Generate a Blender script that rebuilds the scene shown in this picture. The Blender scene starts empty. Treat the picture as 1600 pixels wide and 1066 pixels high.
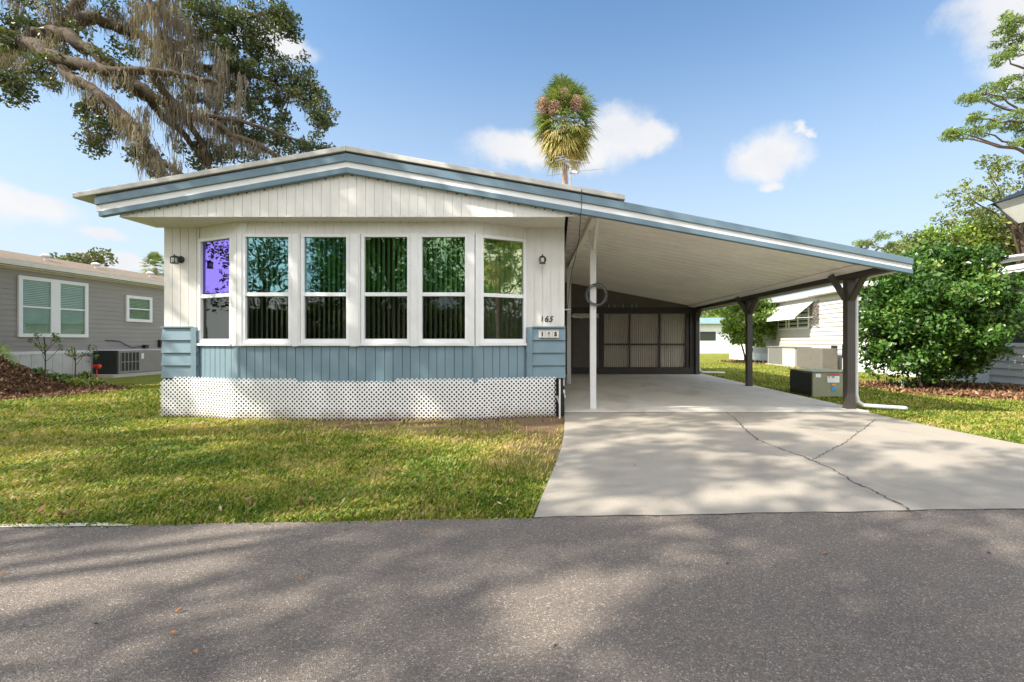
import bpy, math, random
import numpy as np
from mathutils import Vector, Matrix
random.seed(7); RNG = np.random.default_rng(11)
sc = bpy.context.scene
col = sc.collection
R = math.radians
HC = 1.25; F = 720.0; VX = 870.0; VY = 533.0
def at(px, py, Y):           # a point of the place seen at a pixel of the survey photo, Y metres away
    return Vector(((px-VX)*Y/F, Y, HC+(VY-py)*Y/F))

# ------------------------------------------------------------------ materials
def newmat(name):
    m = bpy.data.materials.new(name); m.use_nodes = True
    nt = m.node_tree; nt.nodes.clear()
    out = nt.nodes.new('ShaderNodeOutputMaterial')
    return m, nt, out
def N(nt, t, **kw):
    n = nt.nodes.new(t)
    for k, v in kw.items():
        if k.startswith('i_'): n.inputs[k[2:].replace('_', ' ')].default_value = v
        else: setattr(n, k, v)
    return n
def noise(nt, co, scale, detail=4, rough=.6, dist=0):
    n = N(nt, 'ShaderNodeTexNoise'); n.inputs['Scale'].default_value = scale; n.inputs['Detail'].default_value = detail
    n.inputs['Roughness'].default_value = rough; n.inputs['Distortion'].default_value = dist
    nt.links.new(co, n.inputs['Vector']); return n.outputs['Fac']
def ramp(nt, fac, stops):
    r = N(nt, 'ShaderNodeValToRGB'); el = r.color_ramp.elements
    while len(el) < len(stops): el.new(.5)
    for e, (p, c) in zip(el, stops):
        e.position = p; e.color = (*c, 1) if len(c) == 3 else c
    nt.links.new(fac, r.inputs[0]); return r.outputs[0]
def mixc(nt, fac, a, b, mode='MIX'):
    m = N(nt, 'ShaderNodeMix', data_type='RGBA', blend_type=mode)
    for s, v in ((0, fac), (6, a), (7, b)):
        if isinstance(v, (int, float)): m.inputs[s].default_value = v
        elif isinstance(v, tuple): m.inputs[s].default_value = (*v, 1)
        else: nt.links.new(v, m.inputs[s])
    return m.outputs[2]
def coords(nt):
    return N(nt, 'ShaderNodeNewGeometry').outputs['Position']
def scaled(nt, co, s):
    m = N(nt, 'ShaderNodeMapping'); m.inputs['Scale'].default_value = s
    nt.links.new(co, m.inputs['Vector']); return m.outputs[0]
def bump(nt, h, strength, dist):
    b = N(nt, 'ShaderNodeBump'); b.inputs['Strength'].default_value = strength; b.inputs['Distance'].default_value = dist
    nt.links.new(h, b.inputs['Height']); return b.outputs[0]
def mat(name, c, rough=.6, var=.12, scale=3., metal=0, b=0., dirt=0., dirtc=(.25, .19, .12), streak=None):
    m, nt, out = newmat(name); co = coords(nt)
    p = N(nt, 'ShaderNodeBsdfPrincipled'); p.inputs['Roughness'].default_value = rough; p.inputs['Metallic'].default_value = metal
    n1 = noise(nt, co, scale, 6)
    dark = tuple(x*(1-var) for x in c); lite = tuple(min(1, x*(1+var*.6)) for x in c)
    cc = ramp(nt, n1, [(.3, dark), (.7, lite)])
    if dirt:
        n2 = noise(nt, scaled(nt, co, streak or (1, 1, 1)), 5, 8, .7)
        f = ramp(nt, n2, [(.52, (0, 0, 0)), (.78, (dirt,)*3)])
        cc = mixc(nt, f, cc, dirtc)
    nt.links.new(cc, p.inputs['Base Color'])
    if b:
        nt.links.new(bump(nt, noise(nt, co, scale*14, 5), b, .004), p.inputs['Normal'])
    nt.links.new(p.outputs[0], out.inputs[0]); return m
M = {}
M['white'] = mat('white_paint', (.71, .685, .645), .5, .06, 2, b=.15, dirt=.32, dirtc=(.42, .36, .27), streak=(4, 4, .6))
M['trim'] = mat('white_trim', (.72, .715, .705), .4, .05, 4, dirt=.12, dirtc=(.5, .47, .42))
M['vinyl'] = mat('window_vinyl', (.76, .76, .77), .3, .03, 4)
M['blue'] = mat('blue_paint', (.165, .248, .295), .45, .12, 2.2, b=.2, dirt=.2, dirtc=(.2, .27, .3), streak=(5, 5, 1))
M['bluetrim'] = mat('blue_trim', (.125, .195, .245), .4, .08, 3)
M['cap'] = mat('roof_cap', (.47, .455, .42), .5, .12, 6, dirt=.5, dirtc=(.35, .32, .27))
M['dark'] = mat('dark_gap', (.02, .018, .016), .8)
M['brown'] = mat('dark_bronze', (.04, .033, .03), .45, .2, 5, b=.1)
M['brownmid'] = mat('bronze_panel', (.13, .11, .1), .5, .2, 2, dirt=.3, dirtc=(.2, .17, .14))
M['ceil'] = mat('carport_ceiling', (.92, .87, .8), .45, .1, 1.1, dirt=.35, dirtc=(.78, .72, .65), streak=(.5, 4, 4))
M['rust'] = mat('rust', (.2, .1, .04), .8)
def lattice_mat():
    m, nt, out = newmat('lattice_vinyl'); co = coords(nt)
    p = N(nt, 'ShaderNodeBsdfPrincipled'); p.inputs['Roughness'].default_value = .45
    s_ = N(nt, 'ShaderNodeSeparateXYZ'); nt.links.new(co, s_.inputs[0])
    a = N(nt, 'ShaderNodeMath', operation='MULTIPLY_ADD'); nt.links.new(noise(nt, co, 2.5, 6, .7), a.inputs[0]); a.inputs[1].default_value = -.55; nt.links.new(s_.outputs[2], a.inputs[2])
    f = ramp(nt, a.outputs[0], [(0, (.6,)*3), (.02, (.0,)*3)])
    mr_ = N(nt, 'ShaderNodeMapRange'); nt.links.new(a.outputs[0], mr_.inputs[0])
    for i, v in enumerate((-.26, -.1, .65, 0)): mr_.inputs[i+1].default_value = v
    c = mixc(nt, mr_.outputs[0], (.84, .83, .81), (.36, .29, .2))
    nt.links.new(c, p.inputs['Base Color']); nt.links.new(p.outputs[0], out.inputs[0]); return m
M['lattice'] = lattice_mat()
M['interior'] = mat('interior', (.16, .15, .14), .8)
M['blind'] = mat('blind', (.8, .84, .78), .5, .1, 3)
M['black'] = mat('black_metal', (.015, .015, .015), .4)
M['cable'] = mat('black_cable', (.02, .02, .02), .5)
M['cable_grey'] = mat('grey_cable', (.14, .14, .14), .5)
M['steel'] = mat('grey_metal', (.32, .32, .33), .35, metal=.7)
M['lampglass'] = mat('seeded_glass', (.55, .56, .5), .2)
M['post'] = mat('brown_post', (.07, .06, .053), .5, .15, 5, b=.1)
M['corr'] = mat('pale_corrugated', (.62, .56, .48), .55, .12, 1.5, dirt=.2)
M['greysiding'] = mat('grey_siding', (.3, .275, .255), .55, .06, 1.5)
M['skirt'] = mat('pale_skirt', (.58, .57, .55), .5, .12, 2, dirt=.4, dirtc=(.36, .36, .33), streak=(3, 3, .5))
M['shingle'] = mat('brown_shingle', (.22, .165, .11), .85, .35, 9, b=.5)
M['gutter'] = mat('cream_gutter', (.66, .62, .54), .45, .08, 3)
M['siding'] = mat('white_siding', (.5, .485, .45), .5, .06, 2, dirt=.15, dirtc=(.5, .47, .42))
M['awning'] = mat('white_awning', (.74, .74, .74), .4)
M['acgrey'] = mat('ac_grey', (.25, .235, .21), .5, .08, 3)
M['cabgrey'] = mat('cabinet_grey', (.15, .135, .115), .5)
M['acwhite'] = mat('ac_white', (.48, .47, .44), .5, .08, 3)
M['acgreen'] = mat('ac_green', (.26, .265, .17), .5, .12, 3)
M['acdark'] = mat('ac_dark', (.022, .028, .024), .6, .3, 20)
M['label_white'] = mat('label_white', (.8, .8, .8), .5)
M['label_red'] = mat('label_red', (.6, .06, .04), .5)
M['label_blue'] = mat('label_blue', (.08, .35, .6), .5)
M['orange'] = mat('label_orange', (.75, .3, .05), .5)
M['screen'] = mat('dark_screen', (.02, .02, .022), .6, .2)
M['plate'] = mat('number_plate', (.75, .72, .64), .4, .1, 20)
M['plate_grey'] = mat('number_plate_bar', (.55, .53, .48), .5)
M['bark'] = mat('oak_bark', (.085, .058, .036), .95, .6, 7, b=1, dirt=.5, dirtc=(.2, .16, .11))
M['pinebark'] = mat('pine_bark', (.13, .085, .06), .9, .4, 5, b=1)
M['palmbark'] = mat('palm_bark', (.3, .22, .17), .9, .35, 6, b=1)
M['padc'] = mat('pad_concrete', (.5, .46, .4), .8, .12, 6, b=.3)
M['flower'] = mat('red_flower', (.85, .08, .03), .5)
M['soil_dark'] = mat('hedge_core', (.03, .03, .015), .9)
M['crack'] = mat('crack_dark', (.06, .055, .05), .95)
M['deadleaf'] = mat('dead_leaf', (.38, .17, .06), .7, .3, 40)
M['farwhite'] = mat('far_house_white', (.66, .68, .7), .6)
M['farblue'] = mat('far_house_blue', (.28, .42, .5), .6)

def leafmat(name, stops, rough=.45, transl=.3, spec=.5):
    m, nt, out = newmat(name)
    a = N(nt, 'ShaderNodeAttribute', attribute_name='rnd')
    c = ramp(nt, a.outputs['Fac'], stops)
    p = N(nt, 'ShaderNodeBsdfPrincipled'); p.inputs['Roughness'].default_value = rough
    p.inputs['Specular IOR Level'].default_value = spec
    nt.links.new(c, p.inputs['Base Color'])
    t = N(nt, 'ShaderNodeBsdfTranslucent')
    tc = mixc(nt, 1.0, c, (1.25, 1.25, .6), 'MULTIPLY'); nt.links.new(tc, t.inputs['Color'])
    mx = N(nt, 'ShaderNodeMixShader'); mx.inputs[0].default_value = transl
    nt.links.new(p.outputs[0], mx.inputs[1]); nt.links.new(t.outputs[0], mx.inputs[2])
    nt.links.new(mx.outputs[0], out.inputs[0]); return m
M['oakleaf'] = leafmat('oak_leaf', [(0, (.03, .05, .02)), (.4, (.07, .1, .035)), (.75, (.14, .15, .05)), (1, (.24, .19, .07))])
M['shadeleaf'] = leafmat('shade_leaf', [(0, (.04, .07, .02)), (.6, (.1, .15, .04)), (1, (.2, .22, .07))])
M['moss'] = leafmat('spanish_moss', [(0, (.09, .075, .06)), (.5, (.2, .17, .135)), (1, (.38, .33, .27))], .9, .35, .1)
M['bushleaf'] = leafmat('bush_leaf', [(0, (.014, .045, .008)), (.45, (.055, .135, .02)), (.8, (.13, .24, .04)), (.96, (.26, .36, .09)), (1, (.36, .28, .14))], .38, .2, .4)
M['bush2leaf'] = leafmat('yellow_bush_leaf', [(0, (.06, .12, .02)), (.5, (.17, .27, .04)), (1, (.4, .45, .09))], .4, .35)
M['pineleaf'] = leafmat('pine_needle', [(0, (.05, .09, .02)), (.5, (.13, .2, .035)), (1, (.27, .33, .06))], .5, .3)
M['fartree'] = leafmat('far_leaf', [(0, (.06, .09, .025)), (.5, (.15, .19, .045)), (1, (.3, .3, .09))], .6, .3)
M['palmleaf'] = leafmat('palm_leaf', [(0, (.06, .1, .03)), (.3, (.15, .21, .06)), (.55, (.3, .33, .09)), (.78, (.46, .38, .13)), (1, (.5, .34, .16))], .4, .25)
M['palmseed'] = leafmat('palm_seed', [(0, (.25, .14, .11)), (1, (.52, .33, .26))], .8, .1)
M['grassblade'] = leafmat('grass_blade', [(0, (.045, .09, .01)), (.3, (.11, .185, .016)), (.55, (.25, .3, .03)), (.78, (.42, .37, .1)), (1, (.5, .36, .19))], .55, .35, .3)
M['weed'] = leafmat('weed_leaf', [(0, (.07, .14, .015)), (1, (.2, .32, .04))], .5, .3)
M['mulch'] = leafmat('mulch_chip', [(0, (.06, .03, .018)), (.5, (.17, .085, .045)), (.85, (.3, .17, .09)), (1, (.45, .33, .2))], .85, .0, .2)
M['strap'] = leafmat('strap_leaf', [(0, (.04, .09, .03)), (.5, (.14, .22, .05)), (1, (.5, .52, .12))], .4, .3)

# ground sheets
def ground_mat():
    m, nt, out = newmat('lawn_soil'); co = coords(nt)
    p = N(nt, 'ShaderNodeBsdfPrincipled'); p.inputs['Roughness'].default_value = .9; p.inputs['Specular IOR Level'].default_value = .15
    fine = ramp(nt, noise(nt, co, 45, 6, .75), [(.28, (.06, .075, .014)), (.46, (.15, .18, .025)), (.6, (.3, .29, .05)), (.78, (.5, .4, .16))])
    big = ramp(nt, noise(nt, co, 1.6, 6, .7), [(.38, (.55, .8, .5)), (.5, (1, 1, .9)), (.62, (1.35, 1.05, 1.1))])
    c = mixc(nt, 1., fine, big, 'MULTIPLY')
    # worn earth under the front of the house and by the drive
    sx = N(nt, 'ShaderNodeSeparateXYZ'); nt.links.new(co, sx.inputs[0])
    def rng(sock, a, b_, c_, d):
        mr = N(nt, 'ShaderNodeMapRange', interpolation_type='SMOOTHSTEP')
        for i, v in enumerate((a, b_, c_, d)): mr.inputs[i+1].default_value = v
        nt.links.new(sock, mr.inputs[0]); return mr.outputs[0]
    def mul(a, b_):
        n = N(nt, 'ShaderNodeMath', operation='MULTIPLY')
        for i, v in enumerate((a, b_)):
            if isinstance(v, (int, float)): n.inputs[i].default_value = v
            else: nt.links.new(v, n.inputs[i])
        return n.outputs[0]
    def add(a, b_):
        n = N(nt, 'ShaderNodeMath', operation='ADD', use_clamp=True); nt.links.new(a, n.inputs[0]); nt.links.new(b_, n.inputs[1]); return n.outputs[0]
    worn = mul(mul(rng(sx.outputs[1], 5.6, 7.1, 0, 1), rng(sx.outputs[0], -5.2, -2.6, 0, 1)), rng(sx.outputs[0], .2, .5, 1, 0))
    worn2 = mul(mul(rng(sx.outputs[1], 3.2, 5.5, 0, 1), rng(sx.outputs[0], -1.3, -.1, 0, .8)), rng(sx.outputs[0], .2, .5, 1, 0))
    w = mul(add(worn, worn2), rng(noise(nt, co, 4, 6, .7), .36, .52, .45, 1))
    earth = ramp(nt, noise(nt, co, 30, 8, .8), [(.3, (.09, .055, .035)), (.55, (.25, .16, .1)), (.8, (.45, .34, .23))])
    c = mixc(nt, w, c, earth)
    nt.links.new(c, p.inputs['Base Color'])
    nt.links.new(bump(nt, noise(nt, co, 60, 6, .8), .9, .03), p.inputs['Normal'])
    nt.links.new(p.outputs[0], out.inputs[0]); return m
M['ground'] = ground_mat()
def asphalt_mat():
    m, nt, out = newmat('old_asphalt'); co = coords(nt)
    p = N(nt, 'ShaderNodeBsdfPrincipled'); p.inputs['Roughness'].default_value = .85
    v = N(nt, 'ShaderNodeTexVoronoi', feature='F1'); v.inputs['Scale'].default_value = 170; nt.links.new(co, v.inputs['Vector'])
    hs = N(nt, 'ShaderNodeSeparateColor'); nt.links.new(v.outputs['Color'], hs.inputs[0])
    stone = ramp(nt, hs.outputs[0], [(0, (.055, .045, .038)), (.4, (.125, .105, .088)), (.75, (.21, .177, .148)), (.94, (.34, .29, .25)), (1, (.66, .6, .53))])
    n2 = noise(nt, co, 260, 3, .7)
    c = mixc(nt, .5, stone, ramp(nt, n2, [(.35, (.075, .062, .052)), (.65, (.28, .238, .2))]))
    big = ramp(nt, noise(nt, co, .8, 5, .6), [(.3, (.78, .78, .79)), (.7, (1.18, 1.15, 1.12))])
    c = mixc(nt, 1., c, big, 'MULTIPLY')
    wv = N(nt, 'ShaderNodeTexVoronoi', feature='DISTANCE_TO_EDGE'); wv.inputs['Scale'].default_value = .75
    nd = N(nt, 'ShaderNodeTexNoise'); nd.inputs['Scale'].default_value = 3; nd.inputs['Detail'].default_value = 8; nt.links.new(co, nd.inputs['Vector'])
    vm = N(nt, 'ShaderNodeVectorMath', operation='MULTIPLY_ADD'); nt.links.new(nd.outputs['Color'], vm.inputs[0]); vm.inputs[1].default_value = (.5, .5, .5); nt.links.new(co, vm.inputs[2])
    nt.links.new(vm.outputs[0], wv.inputs['Vector'])
    ck = ramp(nt, wv.outputs['Distance'], [(0, (.55,)*3), (.007, (0, 0, 0))])
    mk = ramp(nt, noise(nt, co, .9, 3), [(.5, (0, 0, 0)), (.6, (1, 1, 1))])
    ckm = mixc(nt, 1., ck, mk, 'MULTIPLY')
    c = mixc(nt, ckm, c, (.04, .036, .034))
    nt.links.new(c, p.inputs['Base Color'])
    nt.links.new(bump(nt, v.outputs['Distance'], .7, .006), p.inputs['Normal'])
    nt.links.new(p.outputs[0], out.inputs[0]); return m
M['asphalt'] = asphalt_mat()
def concrete_mat(name, base, tint):
    m, nt, out = newmat(name); co = coords(nt)
    p = N(nt, 'ShaderNodeBsdfPrincipled'); p.inputs['Roughness'].default_value = .8
    f = ramp(nt, noise(nt, co, 90, 6, .7), [(.3, tuple(x*.85 for x in base)), (.7, tuple(x*1.1 for x in base))])
    g = ramp(nt, noise(nt, scaled(nt, co, (1, .6, 1)), 1.3, 7, .62, .6), [(.3, tint), (.5, (1, 1, 1)), (.75, (1.08, 1.07, 1.05))])
    c = mixc(nt, 1., f, g, 'MULTIPLY')
    st = ramp(nt, noise(nt, co, 7, 3, .5), [(.72, (0, 0, 0)), (.8, (.35,)*3)])
    c = mixc(nt, st, c, tuple(x*.55 for x in base))
    nt.links.new(c, p.inputs['Base Color'])
    nt.links.new(bump(nt, noise(nt, co, 120, 5), .25, .003), p.inputs['Normal'])
    nt.links.new(p.outputs[0], out.inputs[0]); return m
M['drive'] = concrete_mat('drive_concrete', (.335, .3, .25), (.82, .81, .8))
M['slab'] = concrete_mat('slab_concrete', (.6, .57, .51), (.78, .74, .74))

def glass_mat(name, tint, fac, trans):
    m, nt, out = newmat(name)
    g = N(nt, 'ShaderNodeBsdfGlossy'); g.inputs['Roughness'].default_value = .008; g.inputs['Color'].default_value = (*tint, 1)
    co = coords(nt)
    nt.links.new(bump(nt, noise(nt, co, 2.2, 2), .12, .01), g.inputs['Normal'])
    t = N(nt, 'ShaderNodeBsdfTransparent'); t.inputs['Color'].default_value = (*trans, 1)
    mx = N(nt, 'ShaderNodeMixShader'); mx.inputs[0].default_value = fac
    nt.links.new(t.outputs[0], mx.inputs[1]); nt.links.new(g.outputs[0], mx.inputs[2]); nt.links.new(mx.outputs[0], out.inputs[0]); return m
M['glass_purple'] = glass_mat('purple_coated_glass', (.36, .27, .95), .46, (.3, .28, .4))
M['glass_teal'] = glass_mat('teal_coated_glass', (.36, .64, .74), .25, (.5, .66, .54))
M['glass_green'] = glass_mat('green_coated_glass', (.5, .7, .42), .18, (.5, .64, .5))
M['glass_warm'] = glass_mat('green_gold_coated_glass', (.8, .75, .5), .26, (.6, .75, .6))
M['glass'] = glass_mat('window_glass', (.6, .64, .62), .1, (.48, .5, .45))
M['glass_nb'] = glass_mat('neighbour_glass', (.6, .75, .7), .08, (.8, .86, .82))
M['curtain'] = mat('curtain', (.42, .45, .4), .8, .2, 3)
M['nbblind'] = mat('white_blind', (.7, .74, .72), .6)

# ------------------------------------------------------------------ mesh builder
ORG = {}
def link(o, parent=None, origin=(0, 0, 0)):
    col.objects.link(o)
    if parent: o.parent = parent
def origin_of(o):
    return ORG.get(o.name, Vector((0, 0, 0))) if o else Vector((0, 0, 0))
class MB:
    def __init__(s): s.v = []; s.f = []
    def quad(s, a, b, c, d):
        n = len(s.v); s.v += [tuple(a), tuple(b), tuple(c), tuple(d)]; s.f.append((n, n+1, n+2, n+3))
    def hexa(s, p):   # 8 points: bottom 4 ccw, top 4 ccw
        n = len(s.v); s.v += [tuple(q) for q in p]
        for f in ((3, 2, 1, 0), (4, 5, 6, 7), (0, 1, 5, 4), (1, 2, 6, 5), (2, 3, 7, 6), (3, 0, 4, 7)): s.f.append(tuple(n+i for i in f))
        return s
    def box(s, x0, x1, y0, y1, z0, z1):
        return s.hexa([(x0, y0, z0), (x1, y0, z0), (x1, y1, z0), (x0, y1, z0), (x0, y0, z1), (x1, y0, z1), (x1, y1, z1), (x0, y1, z1)])
    def seg(s, p0, p1, s0, s1, z0, z1, o0, o1, z1b=None, z0b=None):
        # box standing along the plan line p0->p1; o = distance in front of the line
        d = Vector((p1[0]-p0[0], p1[1]-p0[1])).normalized(); n = Vector((d.y, -d.x)); p = Vector(p0[:2])
        def P(a, o, z): q = p+d*a+n*o; return (q.x, q.y, z)
        zb = z1 if z1b is None else z1b; zc = z0 if z0b is None else z0b
        return s.hexa([P(s0, o1, z0), P(s1, o1, zc), P(s1, o0, zc), P(s0, o0, z0), P(s0, o1, z1), P(s1, o1, zb), P(s1, o0, zb), P(s0, o0, z1)])
    def strip(s, xs, zt, zb, y0, y1):
        for i in range(len(xs)-1):
            a, b = xs[i], xs[i+1]
            s.hexa([(a, y0, zb[i]), (b, y0, zb[i+1]), (b, y1, zb[i+1]), (a, y1, zb[i]), (a, y0, zt[i]), (b, y0, zt[i+1]), (b, y1, zt[i+1]), (a, y1, zt[i])])
        return s
    def bar(s, a, b, w, h=None):
        h = h or w; a = Vector(a); b = Vector(b); d = (b-a).normalized()
        up = Vector((0, 0, 1)) if abs(d.z) < .95 else Vector((0, 1, 0))
        x = d.cross(up).normalized()*w/2; y = x.cross(d).normalized()*h/2
        return s.hexa([a-x-y, a+x-y, a+x+y, a-x+y, b-x-y, b+x-y, b+x+y, b-x+y])
    def tube(s, pts, rad, n=8):
        pts = [Vector(p) for p in pts]; 
        if isinstance(rad, (int, float)): rad = [rad]*len(pts)
        base = len(s.v); prev = None
        for i, p in enumerate(pts):
            d = (pts[min(i+1, len(pts)-1)]-pts[max(i-1, 0)]).normalized()
            if prev is None:
                up = Vector((0, 0, 1)) if abs(d.z) < .9 else Vector((1, 0, 0)); x = d.cross(up).normalized()
            else: x = (prev-d*prev.dot(d)).normalized()
            prev = x; y = d.cross(x)
            for k in range(n):
                a = 2*math.pi*k/n; q = p+(x*math.cos(a)+y*math.sin(a))*rad[i]; s.v.append(tuple(q))
        for i in range(len(pts)-1):
            for k in range(n):
                a = base+i*n+k; b = base+i*n+(k+1) % n; s.f.append((a, b, b+n, a+n))
        s.f.append(tuple(base+k for k in range(n))[::-1]); s.f.append(tuple(base+(len(pts)-1)*n+k for k in range(n)))
        return s
    def lathe(s, c, prof, n=20):
        base = len(s.v); c = Vector(c)
        for (r, z) in prof:
            for k in range(n):
                a = 2*math.pi*k/n; s.v.append((c.x+r*math.cos(a), c.y+r*math.sin(a), c.z+z))
        for i in range(len(prof)-1):
            for k in range(n):
                a = base+i*n+k; b = base+i*n+(k+1) % n; s.f.append((a, b, b+n, a+n))
        s.f.append(tuple(base+k for k in range(n))[::-1]); s.f.append(tuple(base+(len(prof)-1)*n+k for k in range(n)))
        return s
    def build(s, name, m, parent=None, smooth=False, bevel=0):
        me = bpy.data.meshes.new(name); o = bpy.data.objects.new(name, me)
        org = origin_of(parent)
        me.from_pydata([(a-org.x, b-org.y, c-org.z) for a, b, c in s.v], [], s.f)
        me.materials.append(M[m] if isinstance(m, str) else m)
        if smooth: me.polygons.foreach_set('use_smooth', [True]*len(me.polygons))
        me.update(); link(o, parent); ORG[o.name] = org
        if bevel:
            b = o.modifiers.new('bevel', 'BEVEL'); b.width = bevel; b.segments = 2; b.limit_method = 'ANGLE'
        return o
def tag(o, label=None, cat=None, group=None, kind=None):
    if label: o['label'] = label
    if cat: o['category'] = cat
    if group: o['group'] = group
    if kind: o['kind'] = kind
    return o
def thing(name, loc, label, cat, group=None):
    o = bpy.data.objects.new(name, None); o.location = loc; o.empty_display_size = .2
    col.objects.link(o); ORG[o.name] = Vector(loc); return tag(o, label, cat, group)
def struct(o): o['kind'] = 'structure'; return o
def np_mesh(name, V, faces_n, m, parent=None, rnd=None, smooth=False):
    # V: (n,k,3) polygons of k corners, separate vertices
    n, k, _ = V.shape
    me = bpy.data.meshes.new(name); org = origin_of(parent)
    vv = V.reshape(-1, 3)-np.array(org)
    me.vertices.add(n*k); me.vertices.foreach_set('co', vv.astype(np.float32).ravel())
    me.loops.add(n*k); me.loops.foreach_set('vertex_index', np.arange(n*k, dtype=np.int32))
    me.polygons.add(n); me.polygons.foreach_set('loop_start', np.arange(0, n*k, k, dtype=np.int32))
    me.polygons.foreach_set('loop_total', np.full(n, k, dtype=np.int32))
    if rnd is not None:
        a = me.attributes.new('rnd', 'FLOAT', 'POINT'); a.data.foreach_set('value', np.repeat(rnd, k).astype(np.float32))
    me.update(calc_edges=True); me.validate()
    me.materials.append(M[m]); o = bpy.data.objects.new(name, me); link(o, parent); ORG[o.name] = org
    return o
def rdirs(n, rng=RNG):
    v = rng.normal(size=(n, 3)); return v/np.linalg.norm(v, axis=1, keepdims=True)
def leaves(C, size, rng=RNG, elong=1.7, upbias=.4, var=.35):
    n = len(C); d = rdirs(n, rng); nn = rdirs(n, rng); nn[:, 2] += upbias
    s = np.cross(d, nn); s /= (np.linalg.norm(s, axis=1, keepdims=True)+1e-9)
    L = (size*(1+var*rng.normal(size=n))).clip(size*.4)[:, None]
    d = d*L*.5; s = s*L*.5/elong
    return np.stack([C-d, C-d*.1+s, C+d, C-d*.1-s], axis=1)
def blob(c, r, n, rng=RNG, flat=1., shell=0.):
    d = rdirs(n, rng); u = rng.random(n)**(1/3.)
    if shell: u = shell+(1-shell)*u
    p = d*u[:, None]*r; p[:, 2] *= flat
    return p+np.array(c)

# ------------------------------------------------------------------ world, sun, camera
SUN = Vector((-1.1, -.47, 1.0)).normalized()
el = math.asin(SUN.z); az = math.atan2(SUN.x, SUN.y)
w = bpy.data.worlds.new('World'); sc.world = w; w.use_nodes = True; nt = w.node_tree; nt.nodes.clear()
wo = nt.nodes.new('ShaderNodeOutputWorld'); bg = nt.nodes.new('ShaderNodeBackground')
sky = nt.nodes.new('ShaderNodeTexSky'); sky.sky_type = 'NISHITA'; sky.sun_disc = False
sky.sun_elevation = el; sky.sun_rotation = az % (2*math.pi); sky.air_density = 1.0; sky.dust_density = .6; sky.ozone_density = 2.0
tc = nt.nodes.new('ShaderNodeTexCoord'); D = tc.outputs['Generated']
def vm(op, a, b=None, c=None):
    n = nt.nodes.new('ShaderNodeVectorMath'); n.operation = op
    for i, v in enumerate((a, b, c)):
        if v is None: continue
        if isinstance(v, tuple): n.inputs[i].default_value = v
        else: nt.links.new(v, n.inputs[i])
    return n.outputs['Value'] if op in ('LENGTH', 'DOT_PRODUCT') else n.outputs[0]
def mt(op, a, b=None, clamp=False):
    n = nt.nodes.new('ShaderNodeMath'); n.operation = op; n.use_clamp = clamp
    for i, v in enumerate((a, b)):
        if v is None: continue
        if isinstance(v, (int, float)): n.inputs[i].default_value = v
        else: nt.links.new(v, n.inputs[i])
    return n.outputs[0]
nz = nt.nodes.new('ShaderNodeTexNoise'); nz.inputs['Scale'].default_value = 9; nz.inputs['Detail'].default_value = 7; nz.inputs['Roughness'].default_value = .62
nt.links.new(D, nz.inputs['Vector'])
wob = vm('MULTIPLY', vm('SUBTRACT', nz.outputs['Color'], (.5, .5, .5)), (.12, .12, .08))
DW = vm('ADD', D, wob)
clouds = [(835, 238, 100, 24), (905, 232, 70, 36), (965, 214, 62, 42), (1010, 220, 42, 26), (1195, 247, 62, 36), (1196, 295, 22, 10), (1580, 10, 80, 62), (1650, 60, 90, 80), (35, 322, 62, 28), (-20, 318, 60, 36), (165, 368, 34, 12),
          (420, 60, 60, 26), (190, 408, 60, 12), (1200, 262, 40, 28), (1256, 204, 18, 8)]
tot = None
for (px, py, rw, rh) in clouds:
    d = Vector(((px-VX)/F, 1, (VY-py)/F)); L = d.length; d.normalize()
    e = vm('MULTIPLY', vm('SUBTRACT', DW, tuple(d)), (F*L/rw, F*L/rw, F*L/rh))
    v = mt('SUBTRACT', 1.25, vm('LENGTH', e))
    tot = v if tot is None else mt('MAXIMUM', tot, v)
# some cloud behind the photographer as well
for (d, s) in (((-.9, -.4, .3), .18), ((.3, -.95, .28), .2), ((.8, -.5, .25), .16), ((-.75, .3, .35), .14), ((-.3, -.9, .2), .15)):
    d = Vector(d).normalized()
    v = mt('SUBTRACT', 1.25, vm('LENGTH', vm('MULTIPLY', vm('SUBTRACT', DW, tuple(d)), (1/s, 1/s, 2.2/s))))
    tot = mt('MAXIMUM', tot, v)
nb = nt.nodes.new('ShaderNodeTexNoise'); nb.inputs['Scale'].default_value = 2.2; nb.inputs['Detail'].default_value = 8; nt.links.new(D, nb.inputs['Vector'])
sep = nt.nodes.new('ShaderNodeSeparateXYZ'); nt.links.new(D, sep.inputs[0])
back = mt('MULTIPLY', mt('SUBTRACT', .15, sep.outputs[1]), 4, False)      # broken cloud added out of view behind the camera as fill light
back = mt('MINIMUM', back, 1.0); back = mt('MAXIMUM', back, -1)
fill_bank = mt('MULTIPLY', mt('SUBTRACT', mt('ADD', nb.outputs['Fac'], mt('MULTIPLY', back, .17)), .54), 7)
tot = mt('MAXIMUM', tot, mt('MINIMUM', fill_bank, 1.0))
mr = nt.nodes.new('ShaderNodeMapRange'); mr.interpolation_type = 'SMOOTHSTEP'
for i, v in enumerate((.0, .75, 0, 1)): mr.inputs[i+1].default_value = v
nt.links.new(tot, mr.inputs[0])
nz2 = nt.nodes.new('ShaderNodeTexNoise'); nz2.inputs['Scale'].default_value = 14; nz2.inputs['Detail'].default_value = 6
nt.links.new(D, nz2.inputs['Vector'])
cr = nt.nodes.new('ShaderNodeValToRGB'); nt.links.new(nz2.outputs['Fac'], cr.inputs[0])
cr.color_ramp.elements[0].position = .3; cr.color_ramp.elements[0].color = (.9, .92, .95, 1)
cr.color_ramp.elements[1].position = .6; cr.color_ramp.elements[1].color = (1, 1, 1, 1)
cs = vm('MULTIPLY', cr.outputs[0], (3.4, 3.42, 3.5))
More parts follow.
